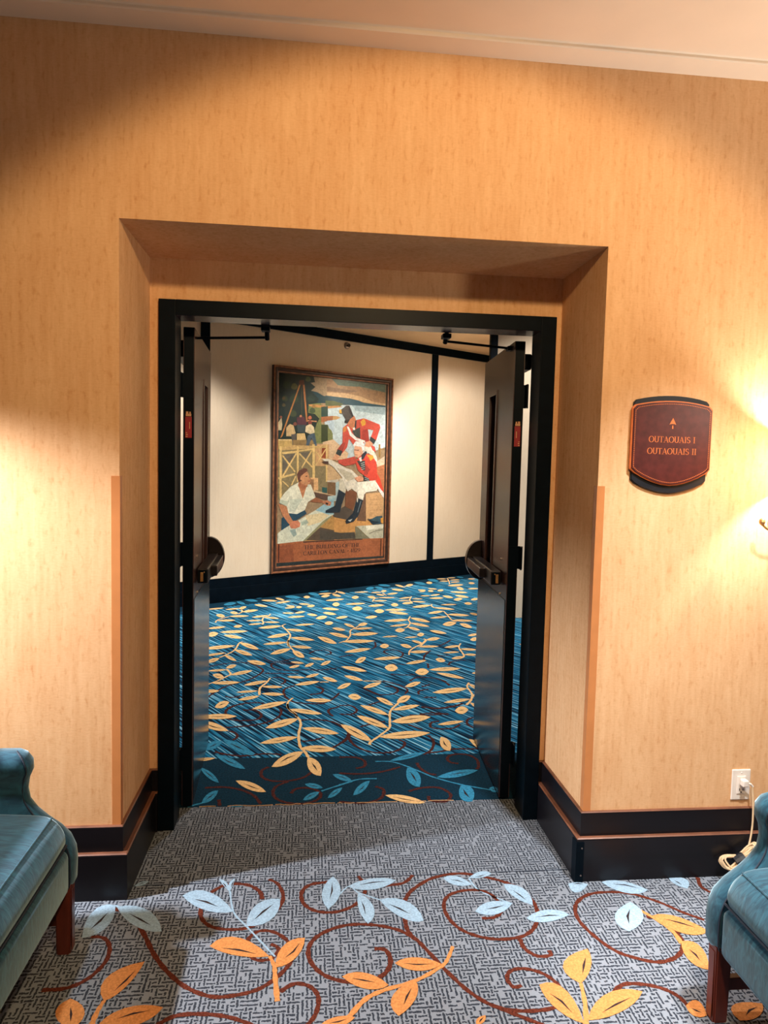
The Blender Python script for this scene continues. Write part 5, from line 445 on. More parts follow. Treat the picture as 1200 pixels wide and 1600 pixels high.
def ribbon_bm(pts, w0, z, w1=None, k=5):
    P = catmull([tuple(p) for p in pts], k); bm = bmesh.new(); prev = None; n = len(P); w1 = w0 if w1 is None else w1
    for i, p in enumerate(P):
        a = Vector(P[max(i-1, 0)]); b_ = Vector(P[min(i+1, n-1)]); t = (b_-a)
        t = t.normalized() if t.length > 1e-9 else Vector((1, 0)); nn = Vector((-t.y, t.x))
        w_ = (w0+(w1-w0)*i/(n-1))/2*(1+.18*math.sin(i*2.1))
        c = (bm.verts.new((p[0]+nn.x*w_, p[1]+nn.y*w_, z)), bm.verts.new((p[0]-nn.x*w_, p[1]-nn.y*w_, z)))
        if prev: bm.faces.new((prev[0], prev[1], c[1], c[0]))
        prev = c
    return bm
def flatobj(name, bm, mats, parent):
    me = bpy.data.meshes.new(name); bm.normal_update()
    for f in bm.faces:
        if f.normal.z < 0: f.normal_flip()
    bm.to_mesh(me); bm.free()
    for mm in mats: me.materials.append(mm)
    return link(bpy.data.objects.new(name, me), parent)
i = 0
for src, par, mk, zz in ((FRONT_ORANGE, fl, 'orange', .0016), (FRONT_BLUE, fl, 'paleblue', .0014), (FAR_GOLD, ff, 'gold', .0016), (FAR_BLUE, ff, 'blue', .0013)):
    for Lf in src:
        i += 1; flatobj('leaf_motif', leaf_bm(Lf, zz+(i % 9)*.00007, i, slim=.84 if par is ff else .96), [M[mk], M['vein']], par)
for src, par, mk, w0, w1, zz in ((FRONT_VINE, fl, 'vine', .0150, .0125, .0008), (FRONT_STEM, fl, 'orange', .010, .016, .0012), (FRONT_BSTEM, fl, 'paleblue', .006, .006, .0010),
                             (FAR_VINE, ff, 'vine_far', .016, .015, .0008), (FAR_STEM, ff, 'gold', .012, .016, .0012), (FAR_BSTEM, ff, 'blue', .010, .010, .0010)):
    for k_, st in enumerate(src):
        flatobj('vine_motif' if mk.startswith('vine') else 'stem_motif', ribbon_bm(st, w0, zz+(k_ % 8)*.00004, w1), [M[mk]], par)
# the same sprays go on over the rest of both carpets
def clear(x, y, reg): return not (reg[0] < x < reg[1] and reg[2] < y < reg[3])
bmg = bmesh.new()
def merge(dst, src):
    me = bpy.data.meshes.new('tmp'); src.to_mesh(me); src.free(); dst.from_mesh(me); bpy.data.meshes.remove(me)
def spray(dst, x, y, ang, sc, z, seed):
    r_ = random.Random(seed); dx, dy = math.cos(ang), math.sin(ang)
    for k in range(5):
        t = k*.10*sc; sgn = 1 if k % 2 else -1; a2 = ang+sgn*r_.uniform(.7, 1.0)
        b0 = (x+dx*t, y+dy*t); ln = r_.uniform(.13, .20)*sc; tp = (b0[0]+math.cos(a2)*ln, b0[1]+math.sin(a2)*ln)
        mx_, my_ = (b0[0]+tp[0])/2, (b0[1]+tp[1])/2; wq = ln*.19
        merge(dst, leaf_bm([b0, tp, (mx_-math.sin(a2)*wq, my_+math.cos(a2)*wq), (mx_+math.sin(a2)*wq, my_-math.cos(a2)*wq)], z, seed*7+k))
    merge(dst, ribbon_bm([(x, y), (x+dx*.25*sc, y+dy*.25*sc), (x+dx*.45*sc, y+dy*.45*sc)], .012, z-.0004))
rg = random.Random(11); cnt = 0
for gx in range(-10, 12):
    for gy in range(0, 16):
        x = gx*.40+rg.uniform(-.12, .12); y = 1.25+gy*.42+rg.uniform(-.12, .12)
        if y > WS*x+WB-.55 or y < 1.2: continue
        xl, xr_ = -.60-.17*(y-.6), .80+.265*(y-.6)
        if xl-.45 < x < xr_+.35: continue
        spray(bmg, x, y, rg.uniform(.9, 2.2), 1.0, .0016, gx*31+gy)
me = bpy.data.meshes.new('leaf_pattern'); bmg.to_mesh(me); bmg.free(); me.materials.append(M['gold']); me.materials.append(M['vein'])
tag(link(bpy.data.objects.new('leaf_pattern', me), ff), kind='stuff')
bmo = bmesh.new(); bmv = bmesh.new()
for gx in range(-6, 7):
    for gy in range(0, 9):
        x = gx*.52+rg.uniform(-.1, .1); y = -4.8+gy*.55+rg.uniform(-.1, .1)
        if y > -.2 or (y > -1.15 and -1.25 < x < 1.45): continue
        spray(bmo, x, y, rg.uniform(0, 6.3), .9, .0016, gx*17+gy)
        a0 = rg.uniform(0, 6.3); merge(bmv, ribbon_bm([(x+.26+.30*math.exp(-.28*t)*math.cos(a0+t), y+.30*math.exp(-.28*t)*math.sin(a0+t)) for t in [q*.6 for q in range(14)]], .014, .0008))
for nm, b_, mk in (('leaf_pattern', bmo, 'orange'), ('vine_pattern', bmv, 'vine')):
    me = bpy.data.meshes.new(nm); b_.to_mesh(me); b_.free(); me.materials.append(M[mk]); me.materials.append(M['vein'])
    tag(link(bpy.data.objects.new(nm, me), fl), kind='stuff')

# ------------------------------------------------------------------ door frame
df = tag(empty('trim_4', (0.08, FY0, 0)), 'black steel frame around the open double doors', kind='structure')
def fo(name, bm, mat, par, loc):
    bmesh.ops.translate(bm, verts=bm.verts[:], vec=(-loc[0], -loc[1], -loc[2])); return obj(name, bm, mat, par)
dl = (0.08, FY0, 0)
bm = bmesh.new(); box(bm, FX0, OX0, FY0, FY1, 0, FT, bev=.002); fo('jamb', bm, M['frame'], df, dl)
bm = bmesh.new(); box(bm, OX1, FX1, FY0, FY1, 0, FT, bev=.002); fo('jamb', bm, M['frame'], df, dl)
bm = bmesh.new(); box(bm, OX0, OX1, FY0, FY1, OT, FT, bev=.002)
for f_ in bm.faces:
    if f_.normal.z < -.5: f_.material_index = 1  # underside takes door bronze, its reflected brown put into the colour
fo('header', bm, [M['frame'], M['door']], df, dl)

# ------------------------------------------------------------------ the two door leaves (open into the corridor)
def half_disc(cx, cz, rx, rz, n=14):
    return [(cx+rx*math.sin(math.pi*k/n), cz+rz*math.cos(math.pi*k/n)) for k in range(n+1)]
LW, LT, LH = .695, .045, 2.036
def door(name, side, label):
    """local frame: hinge edge at x=0, leaf runs along +x, push face at y=0 (towards -y), bar on the push face"""
    e = tag(empty(name), label, kind='structure')
    s = side
    def bb(x0, x1, y0, y1, z0, z1, bev=0.0):
        return B(x0, x1, min(s*y0, s*y1), max(s*y0, s*y1), z0, z1, bev=bev)
    def multi(lst, bev=0.0):
        bm = bmesh.new()
        for x0, x1, y0, y1, z0, z1 in lst: box(bm, x0, x1, min(s*y0, s*y1), max(s*y0, s*y1), z0, z1, bev=bev)
        return bm
    gx0, gx1, gz0, gz1 = .345, .515, .96, 1.85
    leaf = obj('leaf', multi([(0, gx0, 0, LT, .012, LH), (gx1, LW, 0, LT, .012, LH), (gx0, gx1, 0, LT, .012, gz0), (gx0, gx1, 0, LT, gz1, LH)]), M['door'], e)
    obj('glazing_bead', multi([(gx0-.012, gx0+.008, -.006, .006, gz0-.012, gz1+.012), (gx1-.008, gx1+.012, -.006, .006, gz0-.012, gz1+.012), (gx0, gx1, -.006, .006, gz1-.008, gz1+.012), (gx0, gx1, -.006, .006, gz0-.012, gz0+.008)], .0015), M['door'], leaf)
    obj('vision_panel', bb(gx0, gx1, .016, .028, gz0, gz1), M['darkglass'], leaf)['label'] = 'narrow dark glass panel'
    obj('kick_plate', bb(.018, LW-.018, -.0022, 0, .03, .905), M['kick'], e)['label'] = 'dark brushed metal kick plate'
    obj('edge_strip', bb(-.002, 0, .003, LT-.003, .012, LH), M['frame'], leaf)
    # panic bar
    pb = obj('panic_bar', multi([(.10, .66, -.050, -.004, .958, 1.022)], .004), M['hardware'], e)
    obj('push_pad', multi([(.25, .62, -.076, -.040, .966, 1.014)], .004), M['hardware'], pb)
    obj('end_cap', multi([(.094, .100, -.046, -.010, .962, 1.018)], .001), M['frame'], pb)
    obj('brass_bracket', multi([(.090, .095, -.030, -.018, .968, 1.008), (.090, .095, -.036, -.032, 1.006, 1.011)], .0008), M['brass'], pb)
    bm = bmesh.new()
    poly = [(0.0, .105)]+[(-.080*math.sin(math.pi*k/16), .105*math.cos(math.pi*k/16)) for k in range(1, 16)]+[(0.0, -.105)]
    prism(bm, [(s*p[0], 1.0+p[1]) for p in poly], .625, .668, axis='x')
    bmesh.ops.bevel(bm, geom=[ed for ed in bm.edges], offset=.003, segments=1, affect='EDGES')
    obj('latch_case', bm, M['hardware'], pb)
    for zz in (.915, 1.075):
        obj('screw', lathe(bmesh.new(), [(.006, 0), (.006, -.004), (.003, -.006)] if s > 0 else [(.006, 0), (.006, .004), (.003, .006)], 8, 'y', (.13, 0, zz)), M['chrome'], pb)
    # hinges
    for zz in (1.80, 1.10, .22):
        bm = bmesh.new(); tube(bm, [(-.012, s*(LT+.010), zz-.05), (-.012, s*(LT+.010), zz+.05)], .008, 10)
        box(bm, -.004, .0, min(s*.004, s*(LT+.010)), max(s*.004, s*(LT+.010)), zz-.05, zz+.05)
        box(bm, -.046, -.006, min(s*(LT+.004), s*(LT+.008)), max(s*(LT+.004), s*(LT+.008)), zz-.05, zz+.05)
        obj('hinge', bm, M['frame'], e)
    # fire label on the hinge edge
    lb = obj('fire_label', bb(-.0032, -.0020, .010, .036, 1.585, 1.672), M['label_red'], e); lb['label'] = 'red fire rating label on the door edge'
    pr = multi([(-.0036, -.0032, .012, .034, 1.674, 1.684), (-.0036, -.0032, .014, .020, 1.684, 1.692), (-.0036, -.0032, .024, .033, 1.684, 1.693), (-.0036, -.0032, .017, .020, 1.622, 1.650), (-.0036, -.0032, .027, .034, 1.588, 1.592), (-.0036, -.0032, .026, .033, 1.596, 1.600), (-.0036, -.0032, .028, .034, 1.604, 1.607)])
    obj('label_print', pr, M['label_tan'], lb)
    # closer on the corridor face, its arm back to the header
    obj('closer_body', bb(.10, .40, LT, LT+.055, 1.93, 2.00, .006), M['frame'], e)
    obj('top_latch', lathe(bmesh.new(), [(.006, 0), (.006, .012), (.003, .014)], 10, 'z', (LW-.03, s*.012, LH-.012)), M['chrome'], e)
    return e
def place(e, hx, hy, face_dir):
    """face_dir: direction of the leaf from the hinge edge, seen from above"""
    e.location = (hx, hy, 0); e.rotation_euler = (0, 0, math.atan2(face_dir[1], face_dir[0]))
# left leaf: local +x along (-.04, 1); its push face looks towards +x (that is local -y)
d1 = door('door_1', 1, 'dark bronze left-hand door leaf with panic bar, standing open into the corridor')
place(d1, -.598, .602, (-.046, 1))
d2 = door('door_2', -1, 'dark bronze right-hand door leaf with panic bar, standing open into the corridor')
place(d2, .7505, .600, (.062, 1))
# closer arms (in the leaves' own frames)
for e, pts in ((d1, [(-.305, .625, 2.012), (-.612, .69, 2.008)]), (d2, [(.447, .615, 2.026), (.748, .69, 2.020)])):
    Rm = Matrix.Translation(e.location) @ Matrix.Rotation(e.rotation_euler.z, 4, 'Z'); inv = Rm.inverted()
    bm = bmesh.new(); a, b_ = Vector(pts[0]), Vector(pts[1])
    tube(bm, [a, b_], .0055, 8); tube(bm, [a+Vector((0, 0, -.008)), a+Vector((0, -.04, .036))], .010, 8)
    s_ = 1 if b_.x > a.x else -1
    box(bm, a.x-.022, a.x+.014, a.y-.07, a.y-.02, 2.028, 2.047, bev=.003)
    box(bm, b_.x-.008, b_.x+.008, b_.y-.02, b_.y+.02, b_.z-.012, b_.z+.008, bev=.002)
    bmesh.ops.transform(bm, matrix=inv, verts=bm.verts[:])
    obj('closer_arm', bm, M['frame'], e)

# ------------------------------------------------------------------ corner guards
def guard(x, sgn, lab):
    bm = bmesh.new(); t = .0022; a = .026
    # sgn=+1: wall lies to the left of x (left jamb of the recess)
    p = [(x+sgn*t, -t), (x-sgn*a, -t), (x-sgn*a, 0), (x, 0), (x, a), (x+sgn*t, a)]
    p = [(q[0], q[1]) for q in p]
    prism(bm, [(q[0]-x, q[1]) for q in p], .2515, 1.437, axis='z')
    o = obj('corner_guard', bm, M['guard']); o.location = (x, 0, 0)
    return tag(o, lab, 'corner guard', 'vinyl corner guards')
guard(XL, 1, 'tan vinyl corner guard on the left edge of the recess')
guard(XR, -1, 'tan vinyl corner guard on the right edge of the recess')

# ------------------------------------------------------------------ serif lettering
def arc(cx, cy, rx, ry, a0, a1, n=14):
    return [(cx+rx*math.cos(math.radians(a0+(a1-a0)*k/n)), cy+ry*math.sin(math.radians(a0+(a1-a0)*k/n))) for k in range(n+1)]
T_, N_ = .13, .05
def ser(x, y, w_=.15): return ('s', [(x-w_, y), (x+w_, y)])
GL = {
 'O': (.86, [('c', arc(.43, .5, .37, .475, 0, 360, 26))]),
 'U': (.82, [('c', [(.17, .98), (.17, .35)]+arc(.42, .33, .25, .30, 180, 360)+[(.67, .98)]), ser(.17, .97), ser(.67, .97)]),
 'T': (.72, [('c', [(.36, 0), (.36, .97)]), ('s', [(.03, .96), (.69, .96)]), ser(.36, .03), ('h', [(.045, .97), (.045, .80)]), ('h', [(.675, .97), (.675, .80)])]),
 'A': (.84, [('h', [(.12, .02), (.42, .98)]), ('k', [(.40, .98), (.72, .02)]), ('s', [(.22, .33), (.62, .33)]), ser(.12, .03), ser(.72, .03)]),
 'I': (.40, [('c', [(.20, 0), (.20, 1)]), ser(.20, .03), ser(.20, .97)]),
 'S': (.62, [('c', arc(.31, .73, .21, .24, 40, 270, 12)+arc(.31, .26, .23, .235, 90, -140, 12)), ('h', [(.49, .92), (.49, .74)]), ('h', [(.09, .06), (.09, .26)])]),
 'H': (.86, [('c', [(.17, 0), (.17, 1)]), ('c', [(.69, 0), (.69, 1)]), ('s', [(.17, .52), (.69, .52)]), ser(.17, .03), ser(.17, .97), ser(.69, .03), ser(.69, .97)]),
 'E': (.66, [('c', [(.17, 0), (.17, 1)]), ('s', [(.03, .96), (.60, .96)]), ('s', [(.17, .52), (.48, .52)]), ('s', [(.03, .04), (.62, .04)]), ('h', [(.58, .97), (.58, .82)]), ('h', [(.61, .03), (.61, .2)])]),
 'F': (.62, [('c', [(.17, 0), (.17, 1)]), ('s', [(.03, .96), (.58, .96)]), ('s', [(.17, .52), (.48, .52)]), ser(.17, .03), ('h', [(.56, .97), (.56, .82)])]),
 'L': (.64, [('c', [(.17, 0), (.17, 1)]), ser(.17, .97), ('s', [(.03, .04), (.60, .04)]), ('h', [(.59, .03), (.59, .22)])]),
 'D': (.84, [('c', [(.17, 0), (.17, 1)]), ('c', [(.05, .96), (.35, .96)]+arc(.35, .5, .40, .46, 90, -90, 16)+[(.05, .04)])]),
 'B': (.72, [('c', [(.17, 0), (.17, 1)]), ('c', [(.05, .96), (.32, .96)]+arc(.32, .74, .25, .22, 90, -90, 10)+[(.17, .52)]), ('c', [(.17, .52), (.34, .52)]+arc(.34, .28, .30, .24, 90, -90, 10)+[(.05, .04)])]),
 'R': (.78, [('c', [(.17, 0), (.17, 1)]), ('c', [(.05, .96), (.33, .96)]+arc(.33, .74, .26, .22, 90, -90, 10)+[(.17, .52)]), ('k', [(.34, .52), (.68, .02)]), ser(.17, .03), ser(.70, .03, .09)]),
 'C': (.80, [('c', arc(.45, .5, .38, .475, 45, 315, 22)), ('h', [(.72, .90), (.72, .70)])]),
 'G': (.86, [('c', arc(.45, .5, .38, .475, 45, 330, 22)), ('c', [(.72, .10), (.72, .44)]), ser(.72, .44, .12), ('h', [(.72, .90), (.72, .70)])]),
 'N': (.88, [('h', [(.17, 0), (.17, 1)]), ('k', [(.17, .98), (.70, .02)]), ('h', [(.70, 0), (.70, 1)]), ser(.17, .03), ser(.15, .97, .11), ser(.70, .97)]),
 '1': (.46, [('c', [(.24, 0), (.24, 1)]), ser(.24, .03), ('h', [(.08, .82), (.24, .97)])]),
 '8': (.66, [('c', arc(.33, .74, .20, .23, 0, 360, 16)), ('c', arc(.33, .27, .25, .25, 0, 360, 16))]),
 '2': (.66, [('c', arc(.32, .72, .24, .25, 160, -30, 10)+[(.42, .42), (.10, .06)]), ('c', [(.08, .05), (.58, .05)]), ('h', [(.58, .04), (.60, .20)])]),
 '9': (.66, [('c', arc(.33, .68, .24, .29, 0, 360, 16)), ('c', [(.57, .66), (.54, .40), (.42, .16), (.24, .02)])]),
 '-': (.50, [('k', [(.08, .40), (.42, .50)])]),
 ' ': (.42, []),
}
def text_bm(bm, txt, width, height, place_fn, gain=1.0):
    adv = sum(GL[c][0] for c in txt); sx = width/adv; x = 0
    for ch in txt:
        wd, st = GL[ch]
        for kind, P in st:
            prev = None; n = len(P)
            for i in range(n):
                a = Vector(P[max(i-1, 0)]); b_ = Vector(P[min(i+1, n-1)])
                if n > 4 and (Vector(P[0])-Vector(P[-1])).length < 1e-6 and i in (0, n-1): a, b_ = Vector(P[-2]), Vector(P[1])
                t = (b_-a).normalized(); nn = Vector((-t.y, t.x))
                wv = {'c': N_+(T_-N_)*abs(t.y)**1.3, 's': N_, 'h': N_*.9, 'k': T_}[kind]*gain/2
                q = Vector(P[i]); l, r_ = q+nn*wv, q-nn*wv
                c = (bm.verts.new(place_fn((x+l.x)*sx, l.y*height)), bm.verts.new(place_fn((x+r_.x)*sx, r_.y*height)))
                if prev: bm.faces.new((prev[0], prev[1], c[1], c[0]))
                prev = c
        x += wd
    return bm

# ------------------------------------------------------------------ wall sign
SX, SZ = 1.149, 1.592
sg = tag(empty('wall_sign', (SX, 0, SZ)), 'burgundy leather room sign with copper lettering on a black backing', 'sign')
def shield(hw, top, tc_, bot, bc, rad, n=10):
    """outline: slightly bowed top, straight sides, bottom bowed to a blunt point; z relative to sign centre"""
    p = []
    for k in range(n+1):
        t = -1+2*k/n; p.append((hw*t*(1-rad/hw), tc_-(tc_-top)*abs(t)**2.0))
    p.append((hw, top-rad))
    p.append((hw*1.0, bot+rad*1.2))
    for k in range(n+1):
        t = 1-2*k/n; p.append((hw*t*(1-rad*1.3/hw), bc+(bot-bc)*abs(t)**1.75))
    p.append((-hw, bot+rad*1.2)); p.append((-hw, top-rad))
    return p
def plate(name, outline, y0, y1, mat, par, bev=.003):
    bm = bmesh.new(); prism(bm, outline, y0, y1, axis='y')
    f = [ed for ed in bm.edges if all(abs(v.co.y-y1) < 1e-6 for v in ed.verts)]
    if bev: bmesh.ops.bevel(bm, geom=f, offset=bev, segments=2, affect='EDGES')
    return obj(name, bm, mat, par)
plate('backing', shield(.140, .152, .168, -.141, -.175, .010), 0, -.010, M['signback'], sg)
o_ = shield(.149, .134, .150, -.105, -.149, .012)
plate('rim', o_, -.010, -.018, M['copper'], sg, .002)
plate('panel', [(p[0]*.972, p[1]*.972) for p in o_], -.018, -.0215, M['leather'], sg, .002)
bm = bmesh.new(); ins = [(p[0]*.925, p[1]*.925) for p in o_]; L_ = []
for a, b_ in zip(ins, ins[1:]+ins[:1]):
    d_ = math.hypot(b_[0]-a[0], b_[1]-a[1]); n = max(1, int(d_/.0008))
    L_ += [(a[0]+(b_[0]-a[0])*k/n, a[1]+(b_[1]-a[1])*k/n) for k in range(n)]
acc = 0; st_ = [L_[0]]
for a, b_ in zip(L_[:-1], L_[1:]):
    acc += math.hypot(b_[0]-a[0], b_[1]-a[1])
    if acc >= .0062: acc = 0; st_.append(b_)
for a, b_ in zip(st_, st_[1:]+st_[:1]):
    v = Vector((b_[0]-a[0], b_[1]-a[1]))
    if v.length < 1e-5 or v.length > .02: continue
    v.normalize(); nn = Vector((-v.y, v.x))*.0011; h = v*.0019; c = Vector(a)
    prism(bm, [tuple(c-h-nn), tuple(c+h-nn), tuple(c+h+nn), tuple(c-h+nn)], -.0215, -.0222, axis='y')
tag(obj('stitching', bm, M['copper'], sg), kind='stuff')
yt = -.0221
for txt, x0, x1, zb, hh in (('OUTAOUAIS I', 1.063, 1.236, 1.5955, .0215), ('OUTAOUAIS II', 1.059, 1.242, 1.5545, .0215)):
    obj('lettering', text_bm(bmesh.new(), txt, x1-x0, hh, lambda a, b_, x0=x0, zb=zb: (x0-SX+a, yt, zb-SZ+b_)), M['copper'], sg)
bm = bmesh.new()
prism(bm, [(.0, .090), (.0125, .0665), (.0045, .0690), (-.0045, .0690), (-.0125, .0665)], -.0215, -.0222, axis='y')
prism(bm, [(-.0018, .064), (.0018, .064), (.0024, .052), (-.0024, .052)], -.0215, -.0222, axis='y')
obj('arrow', bm, M['copper'], sg)

# ------------------------------------------------------------------ outlet and lamp cord
ou = tag(empty('wall_outlet', (1.497, 0, .337)), 'white wall outlet plate with a plug in its upper half', 'outlet')
obj('plate', B(-.0365, .0365, -.006, 0, -.058, .058, bev=.003), M['plastic'], ou)
obj('socket_face', B(-.0165, .0165, -.009, -.006, -.034, .034, bev=.0015), M['plastic'], ou)
bm = bmesh.new(); box(bm, -.008, -.0055, -.0094, -.0088, -.022, -.012); box(bm, .0055, .008, -.0094, -.0088, -.021, -.013); tube(bm, [(0, -.0095, -.027), (0, -.0088, -.027)], .003, 8)
obj('slots', bm, M['slot'], ou)
for z in (.046, -.046):
    obj('screw', lathe(bmesh.new(), [(.003, -.006), (.003, -.0068), (.001, -.0072)], 8, 'y', (0, 0, z)), M['plastic'], ou)
co = tag(empty('power_cord', (1.50, -.03, 0)), 'cream lamp cord running from the outlet to a tied bundle', 'cord')
def loc(p): return (p[0]-1.50, p[1]+.03, p[2])
bm = bmesh.new(); box(bm, *[v for v in (1.488-1.5, 1.510-1.5, -.034+.03, -.010+.03, .339, .364)], bev=.004)
tube(bm, [loc(p) for p in [(1.505, -.026, .352), (1.519, -.030, .350), (1.528, -.030, .340)]], .004, 8)
obj('plug', bm, M['plastic'], co)
pts = catmull([loc(p) for p in [(1.526, -.030, .342), (1.531, -.033, .28), (1.530, -.038, .20), (1.518, -.045, .135), (1.500, -.055, .105), (1.485, -.062, .095)]], 6)
obj('lead', tube(bmesh.new(), pts, .0033, 8), M['cord'], co)
bm = bmesh.new(); rr = random.Random(3)
for k in range(7):
    a = rr.uniform(-.4, .4); off = Vector((rr.uniform(-.010, .010), rr.uniform(-.014, .012), rr.uniform(-.010, .012)))
    l = rr.uniform(.85, 1.1)
    base = [(-.062, .0, -.030), (-.070, .012, -.012), (-.050, .014, .000), (.0, .006, .006), (.045, .012, .036), (.060, 0, .050), (.055, -.012, .034), (.0, -.006, -.006), (-.045, -.012, -.034), (-.062, .0, -.030)]
    P = [Vector((1.475, -.068, .088))+off+Vector((x*l, y*l+z*a*.3, z*l)) for x, y, z in base]
    tube(bm, [loc(p) for p in catmull([tuple(p) for p in P], 4)], .0032, 6, cap=False)
obj('bundle', bm, M['cord'], co)
bm = bmesh.new(); tube(bm, [loc(p) for p in ((1.452, -.068, .074), (1.470, -.068, .084), (1.485, -.068, .092))], [.020, .023, .020], 12)
obj('cable_tie', bm, M['signback'], co)['label'] = 'black tie round the cord'

# ------------------------------------------------------------------ wall sconces flanking the recess (just outside the view)
def sconce(x, lab):
    e = tag(empty('wall_sconce', (x, 0, 1.53)), lab, 'sconce')
    obj('backplate', lathe(bmesh.new(), [(.055, 0), (.055, -.008), (.045, -.016), (.015, -.020)], 24, 'y', (0, 0, -.20)), M['brass'], e)
    bm = bmesh.new(); tube(bm, catmull([(0, -.018, -.20), (0, -.06, -.225), (0, -.105, -.21), (0, -.110, -.16), (0, -.110, -.06)], 6), .008, 10)
    for s in (-1, 1): tube(bm, catmull([(0, -.06, -.215), (s*.05, -.07, -.235), (s*.10, -.07, -.232), (s*.125, -.07, -.215)], 5), .005, 8)
    obj('arm', bm, M['brass'], e)
    for s in (-1, 1):
        obj('knob', lathe(bmesh.new(), [(.002, -.014), (.009, -.008), (.011, 0), (.009, .008), (.002, .014)], 14, 'z', (s*.127, -.07, -.205)), M['brass'], e)
    obj('bulb', lathe(bmesh.new(), [(.004, -.035), (.012, -.03), (.016, -.012), (.014, .006), (.007, .022), (.002, .032)], 16, 'z', (0, -.110, -.045)), M['bulb'], e)
    bm = bmesh.new(); n = 32
    for zz0, zz1, r0, r1 in ((-.085, .085, .086, .080),):
        a = [bm.verts.new((r0*math.cos(2*math.pi*k/n), -.110+r0*math.sin(2*math.pi*k/n), zz0)) for k in range(n)]
        b_ = [bm.verts.new((r1*math.cos(2*math.pi*k/n), -.110+r1*math.sin(2*math.pi*k/n), zz1)) for k in range(n)]
        for k in range(n): bm.faces.new((a[k], a[(k+1) % n], b_[(k+1) % n], b_[k]))
    obj('shade', bm, M['shade'], e, smooth=True)
    l = bpy.data.lights.new('sconce_bulb_light', 'POINT'); l.energy = SCONCE; l.color = (1.0, .93, .84); l.shadow_soft_size = .022
    lo = bpy.data.objects.new('bulb_light', l); link(lo, e); lo.location = (0, -.110, .004)
    return e
SCONCE = 36
sconce(1.600, 'brass wall sconce with amber shade right of the room sign')

# ------------------------------------------------------------------ armchairs
def rrect(x0, x1, y0, y1, r, z, n=4):
    out = []
    for cx, cy, a0 in ((x1-r, y1-r, 0), (x0+r, y1-r, 90), (x0+r, y0+r, 180), (x1-r, y0+r, 270)):
        for k in range(n+1):
            a = math.radians(a0+90*k/n); out.append((cx+r*math.cos(a), cy+r*math.sin(a), z))
    return out
def loft(bm, rings):
    V = [[bm.verts.new(p) for p in r] for r in rings]; n = len(V[0])
    for a, b_ in zip(V[:-1], V[1:]):
        for k in range(n): bm.faces.new((a[k], a[(k+1) % n], b_[(k+1) % n], b_[k]))
    bm.faces.new(V[0]); bm.faces.new(V[-1][::-1]); return bm
ARM = [(.200, .012, .277, .346), (.222, .002, .273, .352), (.285, .0, .272, .352), (.320, .004, .272, .352), (.352, .016, .272, .350), (.382, .042, .274, .348), (.410, .080, .279, .347), (.438, .112, .287, .346), (.470, .136, .294, .345), (.504, .142, .297, .345), (.536, .137, .293, .346), (.562, .126, .284, .355), (.589, .129, .281, .359), (.608, .142, .290, .354), (.619, .160, .308, .340)]
